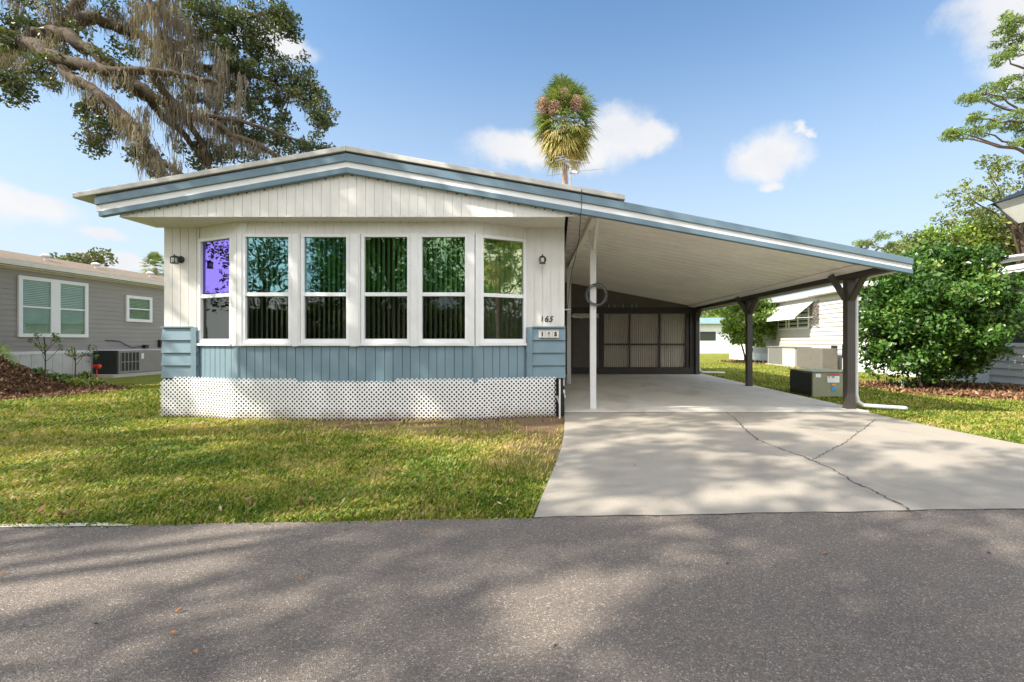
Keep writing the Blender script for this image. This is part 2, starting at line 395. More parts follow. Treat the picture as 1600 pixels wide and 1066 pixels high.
hs = nt.nodes.new('ShaderNodeHueSaturation'); hs.inputs['Saturation'].default_value = 1.0; hs.inputs['Value'].default_value = .98
nt.links.new(sky.outputs[0], hs.inputs['Color'])
fill_gain = mt('ADD', 1.0, mt('MULTIPLY', mt('MAXIMUM', mt('MINIMUM', mt('MULTIPLY', mt('SUBTRACT', .12, sep.outputs[1]), 3), 1.0), 0.0), 1.85))   # unseen rear cloud brightened to lift the shaded front and carport
cs = vm('MULTIPLY', cs, fill_gain)
mxn = nt.nodes.new('ShaderNodeMix'); mxn.data_type = 'RGBA'
nt.links.new(mr.outputs[0], mxn.inputs[0]); hz = nt.nodes.new('ShaderNodeMapRange'); hz.interpolation_type = 'SMOOTHSTEP'
for i, v in enumerate((-.05, .66, 1, .05)): hz.inputs[i+1].default_value = v
nt.links.new(sep.outputs[2], hz.inputs[0])
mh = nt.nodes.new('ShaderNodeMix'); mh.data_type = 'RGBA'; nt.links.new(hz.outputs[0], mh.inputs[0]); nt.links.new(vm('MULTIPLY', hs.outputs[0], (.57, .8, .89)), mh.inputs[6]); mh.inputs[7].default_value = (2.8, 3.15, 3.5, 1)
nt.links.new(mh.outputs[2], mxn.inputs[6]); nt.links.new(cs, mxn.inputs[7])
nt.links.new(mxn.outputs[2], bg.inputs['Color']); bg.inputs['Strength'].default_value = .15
nt.links.new(bg.outputs[0], wo.inputs[0])
ld = bpy.data.lights.new('sun', 'SUN'); ld.energy = 5.0; ld.angle = R(.55); ld.color = (1, .93, .82)
lo = bpy.data.objects.new('sun', ld); col.objects.link(lo); lo.rotation_euler = (-SUN).to_track_quat('-Z', 'Y').to_euler(); lo.location = (-20, -10, 30)
cd = bpy.data.cameras.new('camera'); co_ = bpy.data.objects.new('camera', cd); col.objects.link(co_)
cd.sensor_width = 36; cd.lens = F/1600*36; cd.shift_x = -(VX-800)/1600; cd.clip_end = 2000; cd.clip_start = .05
co_.location = (0, 0, HC); co_.rotation_euler = (R(90), 0, 0); sc.camera = co_
sc.view_settings.view_transform = 'Standard'; sc.view_settings.look = 'None'; sc.view_settings.exposure = .88; sc.view_settings.gamma = 1

# ------------------------------------------------------------------ ground, road, driveway
def sheet(name, pts, z, m, thick=0, sub=0):
    b = MB(); n = len(pts)
    b.v += [(x, y, z) for x, y in pts]; b.f.append(tuple(range(n)))
    if thick:
        b.v += [(x, y, z-thick) for x, y in pts]
        for i in range(n): j = (i+1) % n; b.f.append((i, i+n, j+n, j))
    return struct(b.build(name, m))
def road_edge(x): return 3.235+.047*x+.006*math.sin(x*5.1)+.004*math.sin(x*13.7+1)
EDGE = [(-.16, 3.23), (-.12, 3.6), (-.047, 4.25), (.03, 5.0), (.08, 5.73), (.115, 6.8), (.13, 7.9)]
def drive_left(y):
    for (x0, y0), (x1, y1) in zip(EDGE, EDGE[1:]):
        if y <= y1: return x0+(x1-x0)*(y-y0)/(y1-y0)
    return .13
REDGE = [(9.4, 3.6), (7.6, 4.0), (6.2, 4.6), (5.55, 5.15), (5.38, 6.2), (5.32, 7.9)]
sheet('ground', [(-400, -400), (400, -400), (400, 600), (-400, 600)], 0, 'ground')
xs = np.arange(-60, 60.01, .1)
b = MB()
for i in range(len(xs)-1):
    a, c = xs[i], xs[i+1]; b.quad((a, -2.6+.047*a, .012), (c, -2.6+.047*c, .012), (c, road_edge(c), .012), (a, road_edge(a), .012))
struct(b.build('road', 'asphalt'))
dp = [(x, max(y, 0)) for x, y in EDGE]
pts = [(-.2, road_edge(-.16)-.05)]+EDGE+[(5.32, 7.9)]+REDGE[::-1][1:]+[(9.4, road_edge(9.4)-.05)]
b = MB(); 
# drive sheet as quads between left and right edges with a real thickness
ys = [3.2, 3.6, 4.0, 4.6, 5.15, 5.8, 6.8, 7.9]
def drive_right(y):
    P = REDGE
    for (x0, y0), (x1, y1) in zip(P, P[1:]):
        if y <= y1: return x0+(x1-x0)*(y-y0)/(y1-y0)
    return 5.32
for i in range(len(ys)-1):
    y0, y1 = ys[i], ys[i+1]; l0, l1 = drive_left(y0), drive_left(y1); r0, r1 = drive_right(max(y0, 3.6)), drive_right(y1)
    def yy(x, y): return max(y, road_edge(x)-.01) if y < 3.6 else y
    b.hexa([(l0, yy(l0, y0), .0), (r0, yy(r0, y0) if y0 > 3.3 else 3.62, .0), (r1, y1+(.03 if y1 <= 3.6 else 0), .0), (l1, y1, .0), (l0, yy(l0, y0), .028), (r0, yy(r0, y0) if y0 > 3.3 else 3.62, .028), (r1, y1+(.03 if y1 <= 3.6 else 0), .028), (l1, y1, .028)])
b = MB()
N_ = 60
for i in range(N_):     # columns across, each strip from the road to the slab
    for j in range(len(ys)-1):
        def P(u, y):
            if y == 3.2:
                x = -.16+(9.9+.16)*u; return (x, road_edge(x))
            l = drive_left(y); r = drive_right(max(y, 3.6)); x = l+(r-l)*u
            if y <= 3.6:
                rr = 9.9; x = l+(rr-l)*u; return (x, max(y, road_edge(x)+.1))
            return (x, y)
        a = P(i/N_, ys[j]); c = P((i+1)/N_, ys[j]); d = P((i+1)/N_, ys[j+1]); e = P(i/N_, ys[j+1])
        z0_ = .016 if j == 0 else .03; b.quad((*a, z0_), (*c, z0_), (*d, .03), (*e, .03))
    a = P(i/N_, 3.2); c = P((i+1)/N_, 3.2); b.quad((*a, -.01), (*c, -.01), (*c, .016), (*a, .016))
struct(b.build('driveway', 'drive'))
b = MB(); b.box(.13, 5.36, 7.9, 16.9, -.02, .05); struct(b.build('carport_slab', 'slab', bevel=.008))
def crack(pts, w, name='driveway_crack'):
    b = MB(); P = []
    for (x0, y0), (x1, y1) in zip(pts, pts[1:]):
        n = max(3, int(math.hypot(x1-x0, y1-y0)/.04))
        for k in range(n):
            t = k/n; P.append((x0+(x1-x0)*t+random.gauss(0, .009), y0+(y1-y0)*t+random.gauss(0, .009)))
    P.append(pts[-1]); 
    for i in range(len(P)-1):
        ww = w*(.35+random.random())/2; a = Vector(P[i]); c = Vector(P[i+1]); d = (c-a).normalized(); n = Vector((-d.y, d.x))*ww
        b.quad((*(a-n), .0335), (*(c-n), .0335), (*(c+n), .0335), (*(a+n), .0335))
    return struct(b.build(name, 'crack'))
def gp(px, py): Y = F*(HC-.03)/(py-VY); return ((px-VX)*Y/F, Y)
crack([gp(*p) for p in ((1133, 643), (1150, 655), (1163, 670), (1185, 688), (1215, 700), (1250, 712), (1268, 719), (1300, 733), (1330, 752), (1370, 770), (1400, 785), (1438, 807))], .014)
crack([gp(*p) for p in ((1268, 719), (1290, 708), (1320, 692), (1345, 673), (1368, 656))], .01)
crack([gp(*p) for p in ((1110, 695), (1150, 705), (1190, 708), (1240, 716))], .004)
b = MB(); b.box(.14, 5.32, 7.885, 7.899, .0, .032); struct(b.build('expansion_joint', 'crack'))
b = MB(); x = -.17
while x < 9.8:
    w0 = random.uniform(.002, .01); b.quad((x, road_edge(x)-w0, .0165), (x+.06, road_edge(x+.06)-w0*random.uniform(.6, 1.4), .0165), (x+.06, road_edge(x+.06)+.004, .0175), (x, road_edge(x)+.004, .0175)); x += .06
struct(b.build('road_joint', 'crack'))
# pale concrete sliver where the lawn meets the road at far left
b = MB(); P0 = [(-4.6, 3.08), (-4.1, 3.1), (-3.6, 3.09), (-3.1, 3.13), (-2.85, 3.12)]
for (x0, y0), (x1, y1) in zip(P0, P0[1:]): b.quad((x0, road_edge(x0)-.02, .018), (x1, road_edge(x1)-.02, .018), (x1, road_edge(x1)+.035*(1 if x1 < -2.9 else .1), .018), (x0, road_edge(x0)+.035, .018))
struct(b.build('concrete_edge', 'padc'))

# grass blades
def in_lawn(x, y):
    if y < road_edge(x)+random.gauss(0, .028)+.0: return False
    if x > drive_left(y)-.015 and x < (drive_right(max(y, 3.6))+.02 if y < 7.9 else 5.38): return False
    if x > 5 and y < 3.7: return False
    if y > 7.25 and -6.7 < x < .2: return False
    return True
def grass(name, regions, label):
    Vs = []; rn = []
    for (x0, x1, y0, y1, n, h) in regions:
        X = RNG.uniform(x0, x1, n); Y = RNG.uniform(y0, y1, n)
        patch = .9*np.sin(X*9+4*np.sin(Y*3.1))*np.sin(Y*8.3+3*np.sin(X*2.7))+np.sin(X*1.7+1.3*np.sin(Y*1.1))*np.sin(Y*2.1+X*.6)+.6*np.sin(X*5.3+Y*3.1)*np.sin(Y*4.7-X*2.2)
        for x, y, pt in zip(X, Y, patch):
            if not in_lawn(x, y): continue
            worn = 0
            if y > 5.2 and x > -5.6 and x < .2: worn = min(1, (y-5.2)/1.3)*min(1, (x+5.6)/2.2)*.95
            if x > -1.2 and x < .2: worn = max(worn, min(.8, (x+1.2)*.8)*min(1, max(0, y-3.6)))
            if worn and random.random() < worn*(1.02+.15*pt): continue
            a = random.random()*6.283; hh = h*(.45+.8*random.random()); lean = hh*random.uniform(.3, 1.3)
            dx, dy = math.cos(a), math.sin(a); ww = .0035+.0022*(y-3)*.5+.001*random.random(); ww = min(ww, .011)
            tx, ty = x+dx*lean, y+dy*lean
            px_, py_ = -dy*ww, dx*ww
            Vs.append([(x-px_, y-py_, 0), (x+px_, y+py_, 0), ((x+tx)/2+px_, (y+ty)/2+py_, hh*.75), (tx, ty, hh)])
            r = .5+.17*pt+random.gauss(0, .19)+worn*.35
            if random.random() < .07: r = .95
            rn.append(min(1, max(0, r)))
    o = np_mesh(name, np.array(Vs), 4, 'grassblade', rnd=np.array(rn)); return tag(o, label, 'grass', kind='stuff')
grass('grass', [(-5.4, .1, 3.0, 4.2, 46000, .032), (-7.2, .1, 4.2, 5.6, 44000, .034), (-9.5, .15, 5.6, 7.6, 48000, .042), (-16, -6.6, 7.6, 13, 26000, .045),
                (5.3, 10.5, 4.2, 9, 40000, .042), (5.35, 16, 9, 16, 30000, .05), (5.3, 20, 16, 26, 14000, .06)], 'short mown lawn grass with dry yellow blades around the house')

# ------------------------------------------------------------------ the blue and white mobile home
H = thing('mobile_home', (-3.2, 7.7, 0), 'white and blue mobile home with six tall bay windows and low gable roof', 'house')
YM, YB, YG, ZC = 7.7, 7.317, 7.06, 3.16
XL, XR = -6.556, .128
bay = [(-5.957, YM), (-5.05, YB), (-1.30, YB), (-.513, YM)]
def boards(b, p0, p1, z0, z1, pitch=.137, th=.012, gap=.008, zf=None, off=0., jit=0.02):
    L = math.hypot(p1[0]-p0[0], p1[1]-p0[1]); s = 0; 
    while s < L-.01:
        wd = min(pitch*(1+random.uniform(-jit, jit)), L-s)
        o = th+random.uniform(-.0015, .0015)
        b.seg(p0, p1, s+gap/2, s+wd-gap/2, z0, z1 if zf is None else zf(p0[0]+s), off, off+o)
        s += wd
def ftop(x):
    P = [(-6.98, 3.424), (-3.18, 4.089), (1.03, 3.35), (5.386, 2.499)]
    if x <= P[0][0]: return P[0][1]-(P[0][0]-x)*.175
    for (x0, z0), (x1, z1) in zip(P, P[1:]):
        if x <= x1: return z0+(z1-z0)*(x-x0)/(x1-x0)
    return P[-1][1]-(x-P[-1][0])*.195
def fh(x): return .29 if x < 1.03 else .29-(x-1.03)/4.356*.06
# shell: side, back, floor and ceiling
b = MB(); b.box(XL, XL+.1, YM+.0, 20, .5, 3.3); b.box(XR-.1, XR, YM, 20, .5, 3.3); b.box(XL+.1, XR-.1, 19.9, 20, .5, 3.3)
b.box(XL+.1, bay[0][0], YM, YM+.1, .5, ZC); b.box(bay[3][0], XR-.1, YM, YM+.1, .5, ZC)
b.build('wall', 'white', H)
b = MB(); b.box(XL+.1, XR-.1, YM+.1, 12, .56, .6); b.box(XL+.1, XR-.1, YM+.1, 12, 3.0, 3.04); b.box(XL+.1, XR-.1, 11.9, 12, .6, 3.0)
b.build('room', 'interior', H)
for q0, q1 in (((XL, YM), bay[0]), (bay[3], (XR, YM))):
    b = MB(); boards(b, q0, q1, 1.475, ZC); b.build('wall_paneling', 'white', H)
# bay: header, blue base, mullions
b = MB()
for p0, p1 in zip(bay, bay[1:]):
    L = math.hypot(p1[0]-p0[0], p1[1]-p0[1]); b.seg(p0, p1, 0, L, 2.95, ZC, -.05, 0); boards(b, p0, p1, 2.95, ZC-.012, th=.006, gap=.004)
b.build('bay_header', 'white', H)
b = MB()
for p0, p1 in zip(bay, bay[1:]):
    L = math.hypot(p1[0]-p0[0], p1[1]-p0[1]); b.seg(p0, p1, 0, L, .64, 1.17, -.05, 0); boards(b, p0, p1, .59, 1.172, th=.014, gap=.012, jit=.12, off=0)
for (c, r) in ((bay[1], .02), (bay[2], .02)): b.tube([(c[0], c[1]-.012, .58), (c[0], c[1]-.012, 1.17)], r, 8)
b.build('bay_base', 'blue', H)
for (x0, x1) in ((XL-.015, bay[0][0]-.005), (bay[3][0]+.005, XR+.015)):
    b = MB(); n = 4; hgt = (1.475-.635)/n
    for k in range(n):
        z = .635+k*hgt
        b.hexa([(x0, YM-.055, z), (x1, YM-.055, z), (x1, YM, z), (x0, YM, z), (x0, YM-.022, z+hgt-.006), (x1, YM-.022, z+hgt-.006), (x1, YM, z+hgt-.006), (x0, YM, z+hgt-.006)])
    b.build('clapboard_panel', 'blue', H)
b = MB(); b.box(bay[0][0]-.11, bay[0][0]-.02, YM-.066, YM-.056, .6, 1.48); b.box(XL-.02, bay[0][0]-.11, YM-.06, YM-.0, 1.472, 1.492); b.build('panel_trim', 'blue', H)
b = MB(); b.box(bay[3][0]+.02, bay[3][0]+.11, YM-.066, YM-.056, .6, 1.48); b.box(bay[3][0]+.11, XR+.02, YM-.06, YM, 1.472, 1.492); b.build('panel_trim', 'blue', H)
# mullion columns
def pxX(px, Y=YB): return (px-VX)*Y/F
mull = [(457.5, 470.5), (547.5, 564.5), (641.5, 655.5)]
for a, c in mull:
    b = MB(); b.box(pxX(a), pxX(c), YB-.045, YB, 1.17, 2.95); b.box(pxX(a)+.02, pxX(c)-.02, YB-.06, YB-.045, 1.165, 2.94); b.build('mullion', 'trim', H, bevel=.004)
def along(p0, p1, t): return (p0[0]+(p1[0]-p0[0])*t, p0[1]+(p1[1]-p0[1])*t)
LL = math.hypot(bay[1][0]-bay[0][0], bay[1][1]-bay[0][1]); LR = math.hypot(bay[3][0]-bay[2][0], bay[3][1]-bay[2][1])
b = MB(); b.seg(bay[0], bay[1], .86*LL, LL, 1.17, 2.95, 0, .04); b.box(bay[1][0], pxX(380), YB-.04, YB, 1.17, 2.95); b.build('mullion', 'trim', H)
b = MB(); b.seg(bay[2], bay[3], 0, .1*LR, 1.17, 2.95, 0, .04); b.box(pxX(732), bay[2][0], YB-.04, YB, 1.17, 2.95); b.build('mullion', 'trim', H)
wins = []
for (a, c) in ((385, 452), (476, 542), (570, 637), (660, 727)):
    wins.append(((bay[1]), (bay[2]), pxX(a)-bay[1][0], pxX(c)-bay[1][0]))
wins.insert(0, (bay[0], bay[1], .05*LL, .806*LL)); wins.append((bay[2], bay[3], .155*LR, .934*LR))
gl = ['glass_purple', 'glass_teal', 'glass_teal', 'glass_green', 'glass_green', 'glass_warm']
for i, (p0, p1, s0, s1) in enumerate(wins):
    f = MB(); z0, z1, zm = 1.26, 2.896, 1.99; fw = .05
    f.seg(p0, p1, s0-fw, s0, z0-.05, z1+.05, -.05, .03); f.seg(p0, p1, s1, s1+fw, z0-.05, z1+.05, -.05, .03)
    f.seg(p0, p1, s0, s1, z1, z1+.05, -.05, .03); f.seg(p0, p1, s0, s1, z0-.05, z0, -.05, .03)
    f.seg(p0, p1, s0, s1, zm-.03, zm+.03, -.03, .018)
    wf = f.build('window', 'vinyl', H, bevel=.004)
    g = MB(); g.seg(p0, p1, s0, s1, zm+.03, z1, -.02, -.012); tag(g.build('upper_pane', gl[i], wf), ('purple', 'teal', 'teal and green', 'green', 'green', 'green and gold')[i]+' mirrored upper pane')
    g = MB(); g.seg(p0, p1, s0, s1, z0, zm-.03, -.026, -.018); g.build('lower_pane', 'glass', wf)
    g = MB(); g.seg(p0, p1, s0-fw-.02, s1+fw+.02, z0-.085, z0-.05, -.02, .06); g.seg(p0, p1, s0, s1, z0+.0, z0+.025, -.016, .012); g.build('sill', 'trim', wf)
    if i > 0:
        bl = MB(); n = int((s1-s0)/.078)
        for k in range(n+1):
            s = s0+.02+k*(s1-s0-.04)/n; ang = .028
            d = Vector((p1[0]-p0[0], p1[1]-p0[1])).normalized(); nn = Vector((d.y, -d.x)); c = Vector(p0)+d*s-nn*.1
            wv = (d*.8+nn*.6)*.04*random.uniform(.85, 1.1)
            a1, a2 = c-wv, c+wv; mid = c+nn*.012
            bl.quad((*a1, z0-.03), (*mid, z0-.03), (*mid, z1+.04), (*a1, z1+.04)); bl.quad((*mid, z0-.03), (*a2, z0-.03), (*a2, z1+.04), (*mid, z1+.04))
        bl.build('vertical_blind', 'blind', wf)
# gable panel and soffit
b = MB(); boards(b, (-6.69, YG), (XR+.35, YG), ZC, 3.9, pitch=.134, th=.008, gap=.006, zf=lambda x: max(ftop(x+.067)-.17, ZC+.005))
b.strip([-6.69, -3.18, XR+.35], [ftop(-6.69)-.17, ftop(-3.18)-.17, ftop(XR+.35)-.17], [ZC]*3, YG+.001, YG+.03)
b.build('gable_panel', 'white', H)
b = MB(); x = -6.5
while x < .45:
    b.box(x, x+random.uniform(.01, .035), YG-.011, YG-.0, ftop(x)-.31, ftop(x)-.285) if random.random() < .85 else None
    x += .134
for k in range(24):
    x = -5+k*.19+random.uniform(-.05, .05); b.box(x, x+random.uniform(.01, .09), YG-.012, YG-.0, ZC+.0, ZC+.004)
for k in range(30):
    x = -4.9+k*.134; b.box(x, x+.012, YB-.009, YB-.0, ZC-.035, ZC-.025) if random.random() < .6 else None
b.build('rust_spot', 'rust', H)
b = MB(); b.box(-6.69, XR, YG-.014, YM, ZC-.012, ZC); 
for k in range(49): b.box(-6.69+k*.137, -6.69+k*.137+.12, YG+.01, YM-.0, ZC-.018, ZC-.012)
b.build('soffit', 'white', H)
# fascia bands (home section) and roof
def bands(x0, x1, root, pts=None):
    xs = [x0]+[p for p in (-3.18, 1.03) if x0 < p < x1]+[x1]
    T = [ftop(x) for x in xs]; Hh = [fh(x) for x in xs]
    lv = lambda f: [t-h*f for t, h in zip(T, Hh)]
    b = MB(); b.strip(xs, lv(0), lv(.4), 6.955, 7.04); b.build('upper_fascia', 'bluetrim', root, bevel=.004)
    b = MB(); b.strip(xs, lv(.4), lv(.72), 6.985, 7.04); b.build('middle_fascia', 'trim', root)
    xs2 = [xs[0]+(.05 if x0 < -5 else 0)]+xs[1:]
    b = MB(); b.strip(xs2, lv(.72), lv(1.), 6.965, 7.05); b.build('lower_fascia', 'bluetrim', root, bevel=.004)
bands(-6.98, 1.03, H)
b = MB(); cx = [-7.29, -3.18, 1.03]; ct = [ftop(x)+(.105 if x > -7 else .11) for x in cx]
b.strip(cx, ct, [z-.08 for z in ct], 6.93, 20.3); b.build('roof', 'cap', H, bevel=.01)
b = MB(); b.strip([-6.98, -3.18, .95], [ftop(-6.98)+.022, ftop(-3.18)+.022, ftop(.95)+.022], [ftop(-6.98)+.001, ftop(-3.18)+.001, ftop(.95)+.001], 6.985, 20.2); b.build('roof_gap', 'dark', H)
b = MB(); b.strip([XL, -3.18, XR], [ftop(XL)+.0, ftop(-3.18), ftop(XR)], [3.24, 3.24, 3.24], 7.1, 20.0); b.build('attic', 'dark', H)
# lattice skirting
def lattice(path, z0, z1f, name, root):
    import bmesh
    P = [Vector(p) for p in path]; Ls = [(P[i+1]-P[i]).length for i in range(len(P)-1)]; tot = sum(Ls)
    def pos(u):
        u = max(0, min(tot, u))
        for i, l in enumerate(Ls):
            if u <= l+1e-6: return P[i].lerp(P[i+1], u/l)
            u -= l
        return P[-1]
    sp = .074; p = sp/math.sqrt(2); h = p*.56; bm = bmesh.new(); q = math.sqrt(.5)
    na = int((tot+1)/p)+4
    for i in range(-na, na):
        for j in range(-na, na):
            cu = (i-j)*p*q; cv = (i+j)*p*q
            if cu < .02 or cu > tot-.02 or cv < .03 or cv > z1f(cu/tot)-z0-.02: continue
            def W(a, c):
                u = (a-c)*q; v = (a+c)*q; w_ = pos(u)+Vector((0, -.008*math.sin(u*2.3)-.006*math.sin(u*5.1+v*3))); return bm.verts.new((w_.x-root_o.x, w_.y-root_o.y, z0+v-root_o.z))
            root_o = origin_of(root); A0, A1, B0, B1 = (i-.5)*p, (i+.5)*p, (j-.5)*p, (j+.5)*p
            ia, ja = i*p, j*p; k = h/2
            o = [W(A0, B0), W(A1, B0), W(A1, B1), W(A0, B1)]; n = [W(ia-k, ja-k), W(ia+k, ja-k), W(ia+k, ja+k), W(ia-k, ja+k)]
            for t in range(4): bm.faces.new((o[t], o[(t+1) % 4], n[(t+1) % 4], n[t]))
    bmesh.ops.remove_doubles(bm, verts=bm.verts, dist=.002)
    me = bpy.data.meshes.new(name); bm.to_mesh(me); bm.free(); me.materials.append(M['lattice'])
    ob = bpy.data.objects.new(name, me); link(ob, root); ORG[ob.name] = origin_of(root)
    s = ob.modifiers.new('s', 'SOLIDIFY'); s.thickness = .005; return ob
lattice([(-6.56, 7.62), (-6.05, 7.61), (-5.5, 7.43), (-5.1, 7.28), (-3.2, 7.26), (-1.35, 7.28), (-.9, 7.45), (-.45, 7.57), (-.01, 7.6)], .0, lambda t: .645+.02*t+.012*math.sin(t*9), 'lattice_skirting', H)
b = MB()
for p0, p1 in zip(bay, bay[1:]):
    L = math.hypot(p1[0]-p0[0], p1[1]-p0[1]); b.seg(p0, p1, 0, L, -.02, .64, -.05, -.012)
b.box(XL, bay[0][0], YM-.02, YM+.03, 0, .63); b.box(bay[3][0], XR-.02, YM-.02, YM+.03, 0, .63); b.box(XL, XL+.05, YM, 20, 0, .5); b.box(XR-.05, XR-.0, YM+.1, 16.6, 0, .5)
b.build('underfloor_shade', 'dark', H)  # near-black sheets stand in for the shaded void behind the lattice
b = MB(); b.box(.035, .06, 7.42, 7.7, .0, .62); b.bar((.05, 7.6, .2), (.0, 7.55, .35), .02); b.build('skirting_end', 'trim', H)

# wall lamps
def text_mesh(s, x, z, y, size, name, m, parent, shear=0, extr=.004, bold=0):
    c = bpy.data.curves.new(name, 'FONT'); c.body = s; c.size = size; c.extrude = extr; c.align_x = 'CENTER'; c.shear = shear; c.offset = bold
    t = bpy.data.objects.new('tmp', c); col.objects.link(t); bpy.context.view_layer.update()
    me = bpy.data.meshes.new_from_object(t.evaluated_get(bpy.context.evaluated_depsgraph_get())); bpy.data.objects.remove(t)
    org = origin_of(parent)
    for v in me.vertices: v.co = Vector((x+v.co.x-org.x, y-v.co.z-org.y, z+v.co.y-org.z))
    me.materials.clear(); me.materials.append(M[m]); o = bpy.data.objects.new(name, me); link(o, parent); ORG[o.name] = org; return o
def wall_lamp(px, label):
    x = pxX(px, YM); z = at(px, 408, YM).z
    t = thing('wall_lantern', (x, YM-.012, z), label, 'wall lamp', 'wall lanterns on the front of the home')
    b = MB(); n = 18
    for (r, o) in ((.06, .0),):
        base = len(b.v)
        for yy_, rr in ((YM-.012, r), (YM-.03, r), (YM-.045, r*.6)):
            for k in range(n): a = 2*math.pi*k/n; b.v.append((x+rr*math.cos(a), yy_, z+.02+rr*math.sin(a)))
        for i in range(2):
            for k in range(n): b.f.append((base+i*n+k, base+i*n+(k+1) % n, base+(i+1)*n+(k+1) % n, base+(i+1)*n+k))
        b.f.append(tuple(base+2*n+k for k in range(n)))
    b.build('back_plate', 'black', t, True)
    c = (x, YM-.15, z)
    b = MB(); b.tube([(x, YM-.04, z+.03), (x, YM-.1, z+.06), (x, YM-.15, z+.055)], .01); b.build('arm', 'black', t)
    b = MB(); b.lathe((c[0], c[1], c[2]), [(.052, .03), (.048, .042), (.028, .055), (.008, .064), (.012, .075), (.004, .085)], 16)
    for k in range(4):
        a = math.pi/4+k*math.pi/2; q = (c[0]+.05*math.cos(a), c[1]+.05*math.sin(a))
        b.bar((q[0], q[1], c[2]+.033), (q[0]*.98+c[0]*.02, q[1]*.98+c[1]*.02, c[2]-.065), .008)
    b.lathe((c[0], c[1], c[2]), [(.05, -.07), (.053, -.062), (.05, -.058)], 16)
    b.build('cage', 'black', t)
    b = MB(); b.lathe(c, [(.03, -.056), (.036, -.03), (.036, .02), (.03, .03)], 16); b.build('glass_shade', 'lampglass', t, True)
wall_lamp(284, 'black wall lantern left of the bay windows, on white panelling')
wall_lamp(848, 'black wall lantern right of the bay windows, above the house number')
# numbers
t = thing('house_number', (-.19, 7.68, 1.55), 'black painted digits 165 on the white wall above the blue panel', 'house number')
for s, px, sz, sh in (('1', 846.5, .115, .15), ('6', 853.7, .14, .2), ('5', 860.2, .135, .3)):
    text_mesh(s, pxX(px, YM), at(0, 503, YM).z+(.01 if s == '1' else 0), YM-.018, sz, 'digit', 'black', t, sh, bold=.002)
t = thing('number_plate', (-.13, 7.63, 1.36), 'small cream number plate with three black digits on blue clapboard', 'number plate')
pl = MB(); x0, x1 = pxX(841.5, 7.64), pxX(873, 7.64); z0, z1 = at(0, 528, 7.64).z, at(0, 516, 7.64).z
pl.box(x0, x1, 7.63, 7.65, z0, z1); pl.build('plate', 'plate', t)
pl = MB()
for px in (852.2, 863.2): pl.box(pxX(px, 7.63)-.008, pxX(px, 7.63)+.008, 7.624, 7.63, z0+.022, z1-.022)
pl.box(x0, x1, 7.622, 7.63, z1-.012, z1); pl.box(x0, x1, 7.622, 7.63, z0, z0+.012)
pl.build('divider', 'plate_grey', t)
for s, px in (('1', 847.3), ('6', 857.7), ('5', 868.2)): text_mesh(s, pxX(px, 7.62), z0+.03, 7.626, .09, 'digit', 'black', t, 0, bold=.005)

# ------------------------------------------------------------------ carport
C = thing('carport', (2.8, 7.9, 0), 'open carport with sloping blue edged roof and dark posts beside the home', 'carport')
bands(1.03, 5.386, C)
def rz(x): return ftop(x)-.02
b = MB(); b.strip([1.031, 5.386], [rz(1.031), rz(5.386)], [rz(1.031)-.035, rz(5.386)-.035], 7.041, 20.0); b.build('roof_sheet', 'trim', C)
CZ = lambda x: 3.33-.189*(x-.51)+.02
b = MB()
y = 7.051; k = 0
while y < 16.72:
    y1 = y+.3
    b.strip([.2, 5.34], [CZ(.2)+.03, CZ(5.34)+.03], [CZ(.2), CZ(5.34)], y, y1-.012)
    b.strip([.2, 5.34], [CZ(.2)+.03, CZ(5.34)+.03], [CZ(.2)-.012, CZ(5.34)-.012], y1-.012, y1)
    y = y1
b.build('ceiling', 'ceil', C)
PX = lambda y: 5.20-.15*(y-8.2)/8.7
b = MB(); ya, yb = 7.06, 16.9
xa, xb = PX(ya), PX(yb)
b.hexa([(xa-.08, ya, 2.34), (xa+.06, ya, 2.34), (xb+.06, yb, 2.36), (xb-.08, yb, 2.36), (xa-.08, ya, 2.5), (xa+.06, ya, 2.5), (xb+.06, yb, 2.52), (xb-.08, yb, 2.52)])
b.build('beam', 'brown', C, bevel=.006)
b = MB(); b.hexa([(xa-.3, ya, CZ(xa-.3)-.05), (xa-.1, ya, CZ(xa-.1)-.05), (xb-.1, yb, CZ(xb-.1)-.05), (xb-.3, yb, CZ(xb-.3)-.05), (xa-.3, ya, CZ(xa-.3)-.014), (xa-.1, ya, CZ(xa-.1)-.014), (xb-.1, yb, CZ(xb-.1)-.014), (xb-.3, yb, CZ(xb-.3)-.014)])
b.build('ceiling_trim', 'ceil', C)
for y in (8.2, 12.3, 16.6):
    x = PX(y); hw = .07
    b = MB(); b.box(x-hw, x+hw, y-hw, y+hw, .05, 2.345); b.box(x-hw-.01, x+hw+.01, y-hw-.01, y+hw+.01, .05, .07)
    p = b.build('post', 'post', C, bevel=.005)
    b = MB()
    if y < 16:
        b.bar((x, y-.06, 1.98), (x, y-.42, 2.36), .09, .06); b.bar((x, y+.06, 1.98), (x, y+.42, 2.36), .09, .06)
        b.bar((x-.06, y, 1.99), (x-.33, y, 2.42), .06, .09)
        b.bar((x+.06, y, 1.99), (x+.22, y, 2.34), .06, .09)
    else: b.bar((x, y-.06, 2.0), (x, y-.4, 2.36), .09, .06)
    b.build('brace', 'post', p)
def white_post(px, y, base, wdt, zt):
    x = (px-VX)*y/F; b = MB(); b.box(x-wdt/2, x+wdt/2, y-wdt/2, y+wdt/2, base, zt); b.box(x-wdt/2-.006, x+wdt/2+.006, y-wdt/2-.006, y+wdt/2+.006, base, base+.03)
    return b.build('white_post', 'trim', C, bevel=.004), x
p1, xp1 = white_post(926.5, 8.22, .05, .108, CZ(.65)); p2, xp2 = white_post(889, 13.0, .05, .11, CZ(.34))
